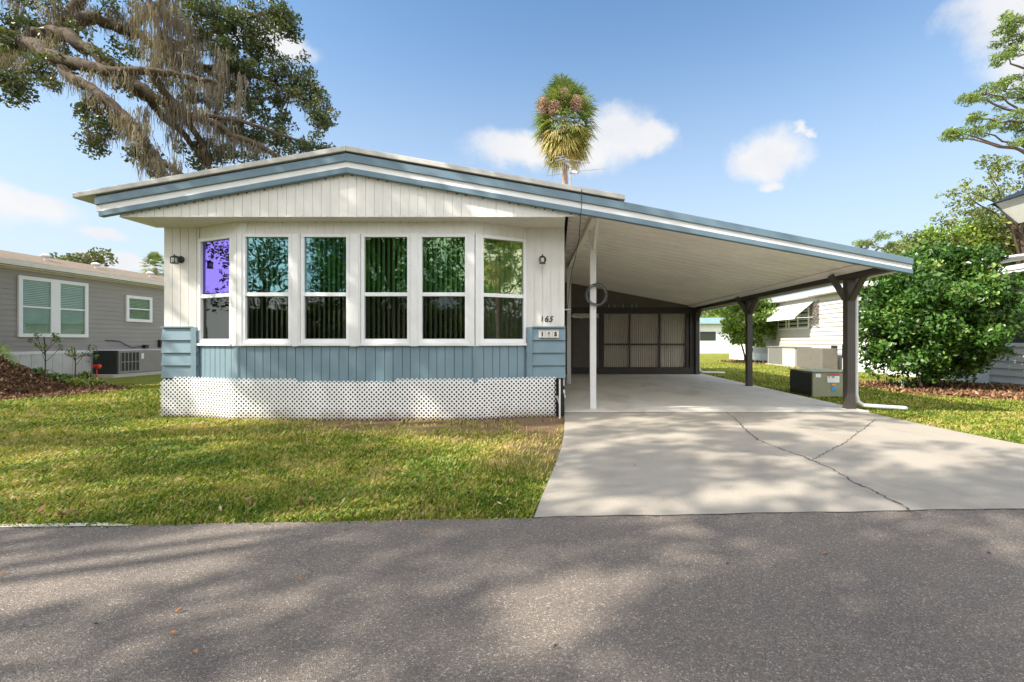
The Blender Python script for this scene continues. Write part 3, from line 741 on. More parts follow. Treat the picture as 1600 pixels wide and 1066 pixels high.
b = MB(); b.bar((xp1-.03, 7.4, CZ(xp1)-.06), (xp2, 13.0, CZ(xp2)-.06), .1, .1); b.build('white_rafter', 'ceil', C)
b = MB(); b.bar((xp1, 7.1, CZ(xp1)-.1), (xp1+.02, 8.2, 2.9), .05, .07); b.build('white_brace', 'trim', p1)
# eave gutter and roof side trim on the right edge
b = MB(); b.box(5.30, 5.385, 7.06, 17.5, 2.33, 2.42); b.build('gutter', 'trim', C, bevel=.01)
def downspout(x, y, xe, ye):
    r = .04
    b = MB(); b.tube([(x, y, 2.34), (x, y, 2.2), (x-.0, y, 2.05), (x, y, .3), (x+.03, y, .17), (x+.12, y-.01, .1), (xe-.05, ye, .06), (xe, ye, .05)], [r]*8, 10); b.build('downspout', 'trim', C, True)
downspout(5.36, 8.26, 6.2, 8.17); downspout(5.24, 17.0, 6.3, 17.3)
# back wall of the carport = screened shed
S = thing('screened_shed', (2.7, 16.7, 0), 'dark bronze screened room closing the back of the carport', 'shed')
YS = 16.67
def sx(px): return (px-VX)*YS/F
def sz(py): return HC+(VY-py)*YS/F
b = MB()
b.box(.13, 5.0, YS, YS+.08, .05, sz(574)); b.box(.13, 5.0, YS-.01, YS+.08, sz(490), sz(480.5))
for px, w_ in ((892.5, .09), (939.5, .16), (984, .06), (1031, .06), (1074, .1)): b.box(sx(px)-w_/2, sx(px)+w_/2, YS-.004, YS+.08, sz(574), sz(490))
b.box(sx(944), sx(1074), YS-.002, YS+.06, sz(539.5), sz(537)); b.box(sx(1078), 5.13, YS-.003, YS+.08, .05, sz(480.5))
b.build('frame', 'brown', S)
b = MB(); b.strip([.13, 4.95], [CZ(.13), CZ(4.95)], [sz(480.5), sz(480.5)], YS+.005, YS+.03); b.build('gable_board', 'brownmid', S)
b = MB()
x = sx(944); k = 0
while x < sx(1074):
    b.seg((x, YS+.16), (x+.028, YS+.13), 0, .041, sz(574), sz(490), 0, .004); b.seg((x+.028, YS+.13), (x+.056, YS+.16), 0, .041, sz(574), sz(490), 0, .004); x += .075 if k % 3 else .085; k += 1
b.box(sx(944), sx(1074), YS+.165, YS+.18, sz(574), sz(490))
b.build('corrugated_panel', 'corr', S)
b = MB(); b.box(sx(895), sx(936), YS+.012, YS+.03, .12, sz(497)); b.box(sx(895)-.0, sx(936), YS+.005, YS+.03, sz(500), sz(497)); b.box(sx(913), sx(915), YS+.004, YS+.012, sz(574), sz(499)); b.box(sx(895), sx(936), YS+.004, YS+.012, sz(541), sz(539))
dd = b.build('screen_door', 'brownmid', S)
b = MB(); b.box(sx(895), sx(936), YS+.01, YS+.04, sz(497), sz(490)); b.build('door_lintel', 'corr', S)
b = MB(); b.box(.2, 5.0, YS+.25, YS+.3, .0, 3.2); b.box(5.0, 5.05, YS+.08, 20, 0, 2.5); b.box(.2, 5.0, 19.9, 20, 0, 2.5); b.build('rear_wall', 'brownmid', S)
b = MB()
for k in range(5): px = 948+k*12+random.uniform(-3, 3); b = MB(); b.lathe((sx(px), YS-.03, sz(481)), [(.02, 0), (.03, .03), (.03, .09), (.012, .12), (.012, random.uniform(.13, .17))], 10); b.build('hanging_hook', 'steel', S)
# cable coil, hanging cable, conduit
t = thing('cable_coil', (xp1, 8.13, 2.1), 'coil of grey and black cable hung on the front white post', 'cable')
b = MB(); cz = at(0, 461, 8.13).z
for k in range(4):
    r = .15+.014*k; ox = random.uniform(-.015, .03)
    pts_ = [(xp1+.03+ox+r*math.cos(a), 8.12-.012*k+.0*math.sin(3*a), cz+r*1.02*math.sin(a)) for a in np.linspace(0, 2*math.pi, 30)]
    b.tube(pts_, .006, 6)
b.build('black_loops', 'cable', t, True)
b = MB()
for k in range(3):
    r = .158+.012*k
    b.tube([(xp1+.05+r*math.cos(a), 8.1-.01*k, cz-.01+r*math.sin(a)) for a in np.linspace(0, 2*math.pi, 30)], .005, 6)
b.build('grey_loops', 'cable_grey', t, True)
b = MB(); b.tube([at(909, 296, 6.93), at(909, 318, 6.94), at(907, 340, 6.93), at(905, 372, 7.2), at(900, 398, 7.6), at(893, 425, 8.2), at(889, 455, 8.6), at(886, 490, 9)], .006, 6)
tag(b.build('aerial_cable', 'cable', None, True), 'thin black aerial cable hanging from the roof edge to the corner', 'cable')
b = MB(); q = at(883, 484, 7.72); b.tube([q, q+Vector((.05, .02, 0)), q+Vector((.09, .02, .01))], .018, 8); b.tube([q+Vector((-.03, -.02, .03)), q+Vector((-.03, -.02, -.06))], .01, 6); b.tube([q+Vector((.04, .01, -.03)), q+Vector((.08, .05, -.1)), q+Vector((.3, .3, -.13))], .007, 6)
tag(b.build('conduit_fitting', 'steel', None, True), 'small grey conduit fitting at the right corner of the white wall', 'conduit')
b = MB(); q = at(881, 612, 7.75); b.tube([q+Vector((-.05, 0, .1)), q, q+Vector((.02, .0, -.1))], .012, 6); b.box(q.x-.03, q.x+.02, q.y-.03, q.y+.01, q.z-.02, q.z+.03)
tag(b.build('water_tap', 'trim', None), 'small white tap under the home behind the lattice end', 'tap')

# TV aerial
t = thing('tv_aerial', (.35, 12, 3.5), 'metal TV aerial on a short mast above the roof', 'aerial')
mp = at(891, 248, 12)
b = MB(); b.tube([(mp.x, 12, 3.45), (mp.x, 12, at(0, 262, 12).z)], .03, 8); b.build('mast', 'steel', t)
b = MB(); b.bar(at(880, 250, 12), at(893, 262, 12), .07, .05); b.bar(at(893, 268, 12), at(903, 270, 11.9), .06, .05); b.box(mp.x-.03, mp.x+.12, 11.95, 12.05, at(0, 271, 12).z, at(0, 267, 12).z); b.build('boom', 'steel', t)
b = MB()
for k, (x0, y0, x1, y1) in enumerate(((866, 246, 882, 244), (868, 251, 886, 247), (872, 254, 888, 250), (875, 247, 890, 252), (860, 264, 884, 261), (898, 258, 922, 254), (900, 268, 946, 264), (855, 275, 880, 272), (884, 249, 907, 252))):
    b.tube([at(x0, y0, 12.1), at(x1, y1, 11.9-.05*k)], .008 if k > 3 else .014, 5)
b.build('aerial_rod', 'steel', t)

# ------------------------------------------------------------------ grey neighbour at left
G = thing('neighbour_house', (-16.1, 16, 0), 'grey clapboard neighbour house with white framed windows and brown roof', 'house')
XW = -16.1
def siding(b, x, y0, y1, z0, z1, pitch, side, d=.016):
    z = z0
    while z < z1-.01:
        zt = min(z+pitch, z1)
        xo = x+side*d; xi = x+side*.003
        A = [(xo, y0, z), (xi-side*.02, y0, z), (xi-side*.02, y1, z), (xo, y1, z), (xi, y0, zt-.002), (xi-side*.02, y0, zt-.002), (xi-side*.02, y1, zt-.002), (xi, y1, zt-.002)]
        b.hexa(A); z = zt
b = MB(); b.box(XW-8, XW-.05, 9.0, 27.0, 0.1, 3.45); b.build('wall', 'greysiding', G)
b = MB(); siding(b, XW-.03, 9, 27, .93, 3.42, .155, 1); b.build('lap_siding', 'greysiding', G)
b = MB(); b.box(XW-.05, XW+.0, 9, 27, .0, .84)
y = 9
while y < 27: b.box(XW+.0, XW+.012, y+.01, y+.29, .0, .84); y += .3
b.build('skirting', 'skirt', G); b = MB(); b.box(XW-.02, XW+.03, 9, 27, .84, .93); b.build('skirting_rail', 'trim', G)
b = MB(); xr = XW-2.4; zg = 3.62; zr = 4.28
b.hexa([(XW+.28, 8.7, zg-.05), (XW+.28, 27.3, zg-.05), (xr, 27.3, zr-.05), (xr, 8.7, zr-.05), (XW+.28, 8.7, zg), (XW+.28, 27.3, zg), (xr, 27.3, zr), (xr, 8.7, zr)])
b.hexa([(xr, 8.7, zr-.05), (xr, 27.3, zr-.05), (XW-8.3, 27.3, 2.9), (XW-8.3, 8.7, 2.9), (xr, 8.7, zr), (xr, 27.3, zr), (XW-8.3, 27.3, 2.95), (XW-8.3, 8.7, 2.95)])
b.build('roof', 'shingle', G)
b = MB(); b.box(XW+.28, XW+.38, 8.7, 27.3, zg-.16, zg-.02); b.box(XW-.04, XW+.28, 8.7, 27.3, zg-.2, zg-.17); b.box(XW-.02, XW+.02, 9, 27, 3.38, 3.45); b.build('gutter', 'gutter', G)
for yy_ in (15.6, 17.3, 19.6):
    b = MB(); xx = XW-1.2; z = zg+(zr-zg)*(.28+1.2)/2.68; b.lathe((xx, yy_, z-.02), [(.05, 0), (.05, .12), (.13, .13), (.15, .17), (.08, .22), (.01, .24)], 12); b.build('roof_vent', 'trim', G)
def nb_window(y0, y1, z0, z1, panes, blind):
    b = MB(); X = XW+.0
    def P(b, ya, yb, za, zb, xa, xb): b.box(xa, xb, ya, yb, za, zb)
    fw = .11
    b.box(X-.01, X+.045, y0, y0+fw, z0, z1); b.box(X-.01, X+.045, y1-fw, y1, z0, z1); b.box(X-.01, X+.045, y0+fw, y1-fw, z1-fw, z1); b.box(X-.01, X+.045, y0+fw, y1-fw, z0, z0+fw)
    n = len(panes)
    for k in range(1, n): ym = y0+(y1-y0)*k/n; b.box(X-.01, X+.04, ym-.14, ym+.14, z0+fw, z1-fw)
    zm = (z0+z1)/2
    b.box(X-.0, X+.03, y0+fw, y1-fw, zm-.025, zm+.025)
    wf = b.build('window', 'vinyl', G)
    g = MB(); g.box(X+.004, X+.012, y0+fw, y1-fw, z0+fw, z1-fw); g.build('pane', 'glass_nb', wf)
    g = MB(); g.box(X-.012, X-.008, y0+fw, y1-fw, z0+fw, zm); g.build('curtain', 'curtain', wf)
    g = MB(); z = zm
    while z < z1-fw: g.box(X-.007, X-.001, y0+fw, y1-fw, z, z+.032); z += .055
    g.build('blind', 'nbblind', wf)
nb_window(13.75, 15.8, 1.37, 3.22, (1, 2), True); nb_window(17.2, 18.3, 1.98, 2.97, (1,), True)
t = thing('air_conditioner', (-15.6, 17, 0), 'grey package air conditioner with dark louvres beside the grey house', 'air conditioner')
b = MB(); b.box(-15.95, -15.2, 15.95, 18.6, .11, .9); b.build('cabinet', 'acgrey', t, bevel=.02)
b = MB(); b.box(-16.0, -15.17, 15.9, 15.95, .1, .92); b.box(-15.21, -15.185, 16.05, 16.75, .2, .84); b.build('coil', 'acdark', t)
b = MB()
for k in range(9): b.box(-15.98+.1*k, -15.97+.1*k, 15.885, 15.9, .12, .9)
b.box(-16, -15.17, 15.88, 15.9, .5, .515)
b.build('front_grille', 'acdark', t)
b = MB()
for k in range(6): y = 16.05+.14*k; b.box(-15.185, -15.17, y-.012, y+.012, .2, .84)
b.box(-15.185, -15.168, 16.05, 16.75, .5, .53)
b.build('side_grille', 'acgrey', t)
for q in ((16.85, 16.95, .6, .8), (17.9, 18.15, .72, .82)): b = MB(); b.box(-15.198, -15.185, *q); b.build('sticker', 'label_white', t)
b = MB(); b.box(-16.05, -15.0, 15.6, 19.0, -.02, .1); tag(b.build('equipment_pad', 'padc'), 'low concrete pad under the air conditioner by the grey house', 'slab')
b = MB(); b.box(XW+.0, XW+.12, 17.9, 18.05, .98, 1.1); b.box(XW, XW+.1, 18.6, 18.8, 1.0, 1.3); b.tube([(XW+.03, 16.4, 1.28), (XW+.03, 16.9, 1.25), (XW+.04, 17.4, 1.0), (XW+.05, 17.95, 1.05)], .014, 6)
tag(b.build('wall_conduit', 'black'), 'black cable and small boxes on the grey siding above the air conditioner', 'cable')

# ------------------------------------------------------------------ white neighbour at right
W = thing('white_neighbour_house', (12.3, 20, 0), 'white clapboard neighbour house seen beyond the carport with a window awning', 'house')
XN = 12.3
b = MB(); b.box(XN+.05, XN+7, 13.1, 32.8, 0, 3.3); b.box(XN+.05, XN+7, 6, 13.1, 0, 1.2); b.build('wall', 'siding', W)
b = MB(); siding(b, XN+.03, 13.1, 32.8, .5, 3.35, .2, -1, .035); siding(b, XN+.03, 6, 13.1, .1, 1.2, .2, -1, .035); b.build('lap_siding', 'siding', W)
b = MB(); b.box(XN-.02, XN+.05, 13.1, 32.8, 0, .5); b.build('skirting', 'trim', W)
b = MB()
b.box(XN-.35, XN+.1, 13.0, 33.1, 3.36, 3.44); b.box(XN-.38, XN-.35, 13.0, 33.1, 3.38, 3.56); b.hexa([(XN-.36, 13, 3.52), (XN+3.5, 13, 4.0), (XN+3.5, 33.1, 4.0), (XN-.36, 33.1, 3.52), (XN-.36, 13, 3.56), (XN+3.5, 13, 4.05), (XN+3.5, 33.1, 4.05), (XN-.36, 33.1, 3.56)])
b.build('roof', 'trim', W)
b = MB(); b.box(XN-.3, XN+4, 5.8, 12.98, 3.05, 3.2); b.box(XN-.33, XN-.3, 5.8, 12.98, 3.12, 3.24); b.build('porch_roof', 'trim', W)
b = MB(); b.box(XN+.1, XN+.13, 6, 13.1, 1.2, 3.1); b.build('porch_screen', 'screen', W)
for y in (13.0, 10.6, 8.2, 6.05):
    b = MB(); b.box(XN+.03, XN+.1, y-.03, y+.03, 1.2, 3.06); b.build('porch_post', 'brown', W)
b = MB(); b.box(XN-.02, XN+.03, 22.5, 26.6, 1.85, 1.92); b.box(XN-.02, XN+.03, 22.5, 26.6, 2.85, 2.95)
for y in (22.5, 23.5, 24.4, 24.7, 25.6, 26.5): b.box(XN-.02, XN+.03, y-.05, y+.05, 1.9, 2.9)
wf = b.build('window', 'vinyl', W); b = MB(); b.box(XN-.0, XN+.01, 22.5, 26.6, 1.9, 2.9); b.build('pane', 'glass_nb', wf); b = MB(); b.box(XN+.015, XN+.02, 22.5, 26.6, 1.9, 2.9); b.build('dark_backing', 'screen', wf)
b = MB()
y = 22.0
while y < 26.2:
    b.hexa([(XN-.95, y, 2.38), (XN-.95, y+.17, 2.38), (XN-.02, y+.17, 3.15), (XN-.02, y, 3.15), (XN-.96, y, 2.41), (XN-.96, y+.17, 2.41), (XN-.02, y+.17, 3.18), (XN-.02, y, 3.18)]); y += .18
b.box(XN-.97, XN-.94, 22.0, 26.2, 2.3, 2.41); b.bar((XN-.93, 22.05, 2.36), (XN-.0, 22.05, 2.4), .03); b.bar((XN-.93, 26.1, 2.36), (XN, 26.1, 2.4), .03)
b.build('awning', 'awning', W)
b = MB()   # dark ornamental shutters beside the window
for (ya, yb) in ((21.6, 22.35), (26.7, 27.4)):
    for k in range(9):
        z = 1.9+k*.12; b.bar((XN-.03, ya, z), (XN-.03, yb, z+.3), .02, .03); b.bar((XN-.035, ya, z+.3), (XN-.035, yb, z), .02, .03)
b.build('trellis_shutter', 'brownmid', W)
t = thing('air_conditioner', (11.5, 23.2, 0), 'white ribbed air conditioner against the white neighbour house', 'air conditioner')
b = MB(); b.box(11.35, 12.1, 22.0, 24.8, .06, .93); b.build('cabinet', 'acwhite', t, bevel=.03)
b = MB(); b.box(11.3, 12.15, 21.95, 24.85, .93, .97); b.build('lid', 'acgrey', t, bevel=.01)
b = MB(); b.box(11.25, 12.2, 21.9, 24.9, .0, .06); b.build('base', 'padc', t)
b = MB()
for k in range(14): b.box(11.33, 11.35, 23.2+k*.11, 23.23+k*.11, .06, .9)
b.build('grille', 'acdark', t)
b = MB(); b.box(11.36, 12.0, 19.7, 21.8, .0, .93); b.box(11.35, 11.36, 20.6, 20.9, .45, .5); tag(b.build('equipment_cabinet', 'cabgrey', None, bevel=.02), 'plain grey cabinet standing right of the white ribbed air conditioner', 'cabinet')
b = MB(); b.box(XN-.1, XN, 20.2, 20.5, .5, 1.05); b.box(XN-.14, XN, 19.4, 19.65, .55, 1.1); b.tube([(XN-.06, 20.35, .5), (XN-.1, 20.4, .15), (XN-.3, 20.8, .1)], .03, 8)
tag(b.build('meter_box', 'black'), 'dark electric meter boxes on the white siding', 'meter')

# green package unit right of the carport slab
t = thing('air_conditioner', (6.0, 10.5, 0), 'low olive green air conditioner with warning labels behind the near carport post', 'air conditioner')
b = MB(); b.box(5.62, 6.5, 10.12, 11.1, .02, .56); b.build('cabinet', 'acgreen', t, bevel=.015)
b = MB(); b.box(5.6, 6.52, 10.1, 11.12, .56, .585); b.build('lid', 'acgreen', t, bevel=.008)
b = MB(); b.box(5.6, 5.62, 10.15, 11.07, .04, .54); b.build('coil_grille', 'acdark', t)
def gx(px, y=10.1): return (px-VX)*y/F
def gz(py, y=10.1): return HC+(VY-py)*y/F
b = MB(); b.box(gx(1293), gx(1312), 10.108, 10.118, gz(598), gz(587.5)); b.box(gx(1275), gx(1283), 10.108, 10.118, gz(590), gz(584.5)); b.build('warning_label', 'label_white', t)
b = MB(); b.box(gx(1293), gx(1312), 10.104, 10.108, gz(587.5), gz(585)); b.build('label_header', 'label_red', t)
b = MB(); b.box(gx(1299), gx(1307), 10.108, 10.118, gz(608), gz(604)); b.box(gx(1301), gx(1303), 10.108, 10.118, gz(613), gz(608)); b.box(gx(1304.5), gx(1307), 10.108, 10.118, gz(612), gz(608)); b.box(gx(1295), gx(1297), 10.104, 10.108, gz(590), gz(588)); b.box(gx(1300), gx(1304), 10.104, 10.108, gz(590.5), gz(588)); b.build('energy_sticker', 'label_blue', t)
b = MB(); b.box(gx(1300), gx(1306), 10.108, 10.118, gz(603), gz(600)); b.build('orange_sticker', 'orange', t)

# far white and blue house seen past the carport
t = thing('distant_house', (16, 48, 0), 'distant white house with blue roof glimpsed behind the carport post', 'house')
b = MB(); b.box(13.2, 22, 47, 55, 0, 3.0); b.build('wall', 'farwhite', t); b = MB(); b.box(12.8, 22.5, 46.5, 55.5, 3.0, 3.6); b.build('roof', 'farblue', t); b = MB(); b.box(13.6, 16.2, 46.97, 47.0, 1.3, 2.2); b.build('window', 'acdark', t)

# street lantern at the right edge
t = thing('street_lantern', (6.25, 6.0, 0), 'lantern street lamp with dark sloping cap at the right edge of the photo', 'street lamp')
lx, ly = 6.19, 6.0; z0 = 2.775
b = MB(); b.tube([(lx, ly, 0), (lx, ly, .3), (lx, ly, z0)], [.05, .04, .035], 12); b.build('pole', 'black', t)
b = MB(); b.lathe((lx, ly, z0), [(.06, 0), (.09, .02), (.06, .04)], 12)
b.v += []; 
b.hexa([(lx-.3, ly-.3, z0+.33), (lx+.3, ly-.3, z0+.33), (lx+.3, ly+.3, z0+.33), (lx-.3, ly+.3, z0+.33), (lx-.06, ly-.06, z0+.47), (lx+.06, ly-.06, z0+.47), (lx+.06, ly+.06, z0+.47), (lx-.06, ly+.06, z0+.47)])
for sxx in (-1, 1):
    for syy in (-1, 1): b.bar((lx+sxx*.1, ly+syy*.1, z0+.02), (lx+sxx*.255, ly+syy*.255, z0+.33), .02)
b.build('cap', 'black', t)
b = MB(); b.hexa([(lx-.09, ly-.09, z0+.03), (lx+.09, ly-.09, z0+.03), (lx+.09, ly+.09, z0+.03), (lx-.09, ly+.09, z0+.03), (lx-.25, ly-.25, z0+.33), (lx+.25, ly-.25, z0+.33), (lx+.25, ly+.25, z0+.33), (lx-.25, ly+.25, z0+.33)]); b.build('lamp_glass', 'lampglass', t)

# ------------------------------------------------------------------ live oak with moss (left, behind the roof line)
def smooth_path(P, n=5, jit=0.):
    P = [Vector(p) for p in P]; out = []
    for i in range(len(P)-1):
        p0 = P[max(i-1, 0)]; p1 = P[i]; p2 = P[i+1]; p3 = P[min(i+2, len(P)-1)]
        for k in range(n):
            t = k/n; q = .5*((2*p1)+(p2-p0)*t+(2*p0-5*p1+4*p2-p3)*t*t+(3*p1-p0-3*p2+p3)*t**3)
            out.append(q+Vector((random.gauss(0, jit), random.gauss(0, jit), random.gauss(0, jit))))
    out.append(P[-1]); return out
O = thing('live_oak', (-14.3, 10.9, 0), 'huge live oak with spreading limbs and hanging grey moss at upper left', 'tree')
tb = MB(); fork = Vector((-14.0, 10.9, 6.6))
tb.tube(smooth_path([(-14.3, 10.9, -.1), (-14.3, 10.9, .6), (-14.25, 10.9, 2.5), (-14.1, 10.9, 4.6), fork]), [1.05, .95, .82, .72, .66, .62, .6, .58, .56, .55, .54, .53, .52, .52, .51, .5, .5, .49, .48, .48, .47][:21], 14)
limbs = []
def limb(P, r0, r1, jit=.02, mb=tb):
    Q = smooth_path(P, 5, jit); n = len(Q); mb.tube(Q, [r0+(r1-r0)*(i/(n-1))**.8 for i in range(n)], 8); limbs.append(Q); return Q
limb([fork, at(-20, 75, 10.8), at(50, 62, 10.6), at(100, 45, 10.6), at(140, 28, 10.8), at(200, 50, 11.2), at(255, 78, 11.6), at(310, 105, 12), at(370, 140, 12.4)], .25, .05, .035)
limb([at(50, 64, 10.6), at(88, 50, 10.3), at(130, 72, 10.2), at(170, 98, 10.1), at(205, 128, 10.0), at(255, 160, 10.0), at(300, 180, 10.2), at(350, 205, 10.4), at(400, 225, 10.7), at(440, 250, 11)], .17, .05, .03)
limb([at(20, 66, 10.7), at(50, 70, 10.2), at(85, 92, 9.8), at(130, 100, 9.6), at(180, 112, 9.5), at(235, 110, 9.6), at(290, 118, 9.8), at(340, 130, 10)], .2, .04)
limb([at(85, 92, 9.8), at(110, 118, 9.6), at(150, 142, 9.4), at(185, 172, 9.3), at(215, 205, 9.3), at(240, 240, 9.4), at(275, 268, 9.5), at(320, 300, 9.7)], .12, .05)
limb([at(205, 128, 10.0), at(250, 175, 10.3), at(290, 215, 10.5), at(330, 270, 10.8), at(345, 310, 11)], .1, .04)
limb([at(235, 110, 9.6), at(262, 150, 10), at(300, 200, 10.3), at(325, 250, 10.6), at(332, 300, 10.9)], .09, .05)
limb([at(200, 50, 11.2), at(240, 10, 11.3), at(300, -20, 11.4), at(380, -30, 11.5)], .12, .04)
limb([at(255, 78, 11.6), at(310, 60, 11.7), at(360, 40, 11.6), at(420, 20, 11.4)], .09, .03)
limb([at(310, 105, 12), at(370, 110, 12), at(430, 130, 11.8), at(490, 165, 11.6)], .08, .03)
limb([at(235, 0, 10.4), at(240, 30, 10.3), at(262, 70, 10.3), at(275, 110, 10.3), at(300, 150, 10.5)], .06, .03)
limb([at(100, 45, 10.6), at(130, -10, 11), at(170, -60, 11.4)], .16, .06)
limb([at(-20, 75, 10.8), at(-10, 110, 9.6), at(10, 140, 9.2)], .07, .02)
limb([at(300, 180, 10.2), at(380, 190, 10.6), at(450, 215, 11), at(500, 232, 11.4)], .06, .02)
limb([fork, (-15.5, 10, 9), (-17.5, 8.8, 11), (-19.5, 7.5, 12)], .3, .05); limb([fork, (-15, 12.5, 9), (-16.5, 15, 11.5), (-17, 17, 13)], .28, .05)
# foliage clumps : px, py, depth, radius(px), weight
cl = [(345, 40, 11.5, 45, 9), (385, 60, 11.5, 40, 9), (350, 90, 11.6, 45, 9), (390, 110, 11.6, 40, 8), (370, 140, 11.8, 38, 8), (410, 150, 11.7, 34, 7), (400, 30, 11.5, 36, 6), (430, 15, 11.4, 26, 4),
      (445, 35, 11.4, 18, 3), (460, 48, 11.4, 12, 2), (440, 120, 11.8, 30, 5), (470, 130, 11.7, 26, 5), (490, 155, 11.6, 22, 4), (505, 178, 11.6, 16, 3), (500, 190, 11.6, 12, 2), (475, 110, 11.7, 18, 2), (430, 170, 11.7, 30, 5),
      (400, 195, 11.6, 36, 6), (375, 225, 11.5, 30, 5), (420, 220, 11.4, 28, 5), (450, 232, 11.3, 26, 4), (485, 228, 11.4, 20, 3), (505, 235, 11.5, 14, 2), (350, 180, 11.4, 28, 3), (330, 20, 11.4, 30, 4), (300, 10, 11.3, 26, 3), (310, 60, 11.5, 24, 2),
      (270, 40, 11.2, 22, 2), (240, 130, 10.5, 26, 2), (270, 150, 10.6, 26, 2), (200, 140, 10.3, 20, 1.6), (180, 105, 10.1, 20, 1.6), (155, 95, 10.1, 20, 1.6), (100, 95, 9.8, 20, 1.6), (60, 100, 9.7, 20, 1.6), (70, 60, 10.2, 20, 1.5), (30, 40, 10.5, 28, 3), (5, 30, 10.5, 28, 3),
      (10, 70, 10.2, 22, 3), (5, 100, 9.7, 18, 2), (18, 125, 9.4, 14, 1.6), (22, 148, 9.3, 14, 1.6), (28, 140, 9.3, 9, 1), (150, 178, 9.6, 20, 1.8), (165, 195, 9.6, 18, 1.6), (155, 215, 9.6, 14, 1.2), (150, 235, 9.6, 9, .8), (140, 165, 9.6, 12, .8),
      (215, 235, 9.5, 16, 1), (245, 265, 9.6, 10, .8), (240, 250, 9.6, 10, .6), (290, 225, 10.4, 20, 1.5), (300, 250, 10.7, 20, 1.5), (350, 260, 11, 26, 2.2), (330, 230, 10.8, 22, 1.6), (60, 20, 10.8, 30, 2.5), (110, 10, 10.8, 28, 2.2), (160, 5, 10.9, 26, 2), (210, 15, 11, 24, 1.8),
      (130, 60, 10.6, 18, 1.2), (190, 75, 10.9, 18, 1.3), (230, 90, 11, 18, 1.3), (90, 130, 9.6, 14, .8), (50, 110, 9.7, 12, .8), (280, 90, 11.4, 22, 1.8), (300, 120, 11.6, 22, 1.6)]
Cs = []; rn = []; tw = MB()
for (px, py, Y, rp, wt) in cl:
    c = at(px, py, Y); r = rp*Y/F
    nc = max(3, int(wt*3.2))
    lq = min((q for L in limbs for q in L), key=lambda q: (q-c).length)
    for k in range(nc):
        d = rdirs(1)[0]*r*(RNG.random()**.4); d[1] *= 1.3; cc = np.array(c)+d
        rr = .13+.1*RNG.random(); n = int(62*(rr/.17)**2)
        Cs.append(blob(cc, rr, n, flat=.8)); rn.append(np.clip(RNG.normal(.42, .2, n)+RNG.normal(0, .12), 0, 1))
        if k % 3 == 0: tw.tube(smooth_path([lq, lq.lerp(Vector(cc), .5)+Vector((0, 0, .06)), Vector(cc)], 3), [.018, .016, .014, .012, .01, .008, .005], 4)
# crown beyond the frame
for k in range(330):
    a = RNG.random()*6.283; rad = RNG.random()**.5*6.5; x = -15.5+rad*math.cos(a); y = 9.5+rad*math.sin(a)*.8
    z = 8.5+RNG.random()*4.5-(rad/6.5)**2*2
    if x/y > -1.28 and z < 1.25+.76*y: continue
    n = 90; Cs.append(blob((x, y, z), .55, n, flat=.7)); rn.append(np.clip(RNG.normal(.4, .2, n), 0, 1))
tb.build('trunk', 'bark', O, True); tw.build('twigs', 'bark', O)
Cc = np.concatenate(Cs); np_mesh('crown', leaves(Cc, .075, elong=2.0), 4, 'oakleaf', O, np.concatenate(rn))
# moss
def moss(anchors, root, spread=.075, nst=(16, 36)):
    V = []; rr = []
    for (p, L) in anchors:
        base = random.random()
        for k in range(random.randint(*nst)):
            x = p.x+random.gauss(0, spread); y = p.y+random.gauss(0, spread); z = p.z+random.uniform(-.05, .08); l = L*random.uniform(.35, 1.)*(1-min(.6, abs(x-p.x)/spread*.25)); seg = 5; w_ = random.uniform(.004, .012)
            a = random.random()*3.14; sx_, sy_ = math.cos(a)*w_, math.sin(a)*w_; dx = dy = 0; r = min(1, max(0, base*.6+random.random()*.4))
            for i in range(seg):
                nx = dx+random.gauss(0, .016); ny = dy+random.gauss(0, .016); t0, t1 = i/seg, (i+1)/seg; k0, k1 = 1-.7*t0, 1-.7*t1
                V.append([(x+dx-sx_*k0, y+dy-sy_*k0, z-l*t0), (x+dx+sx_*k0, y+dy+sy_*k0, z-l*t0), (x+nx+sx_*k1, y+ny+sy_*k1, z-l*t1), (x+nx-sx_*k1, y+ny-sy_*k1, z-l*t1)]); rr.append(r); dx, dy = nx, ny
    o = np_mesh('hanging_moss', np.array(V), 4, 'moss', root, np.array(rr)); o['kind'] = 'stuff'; return o
anch = []
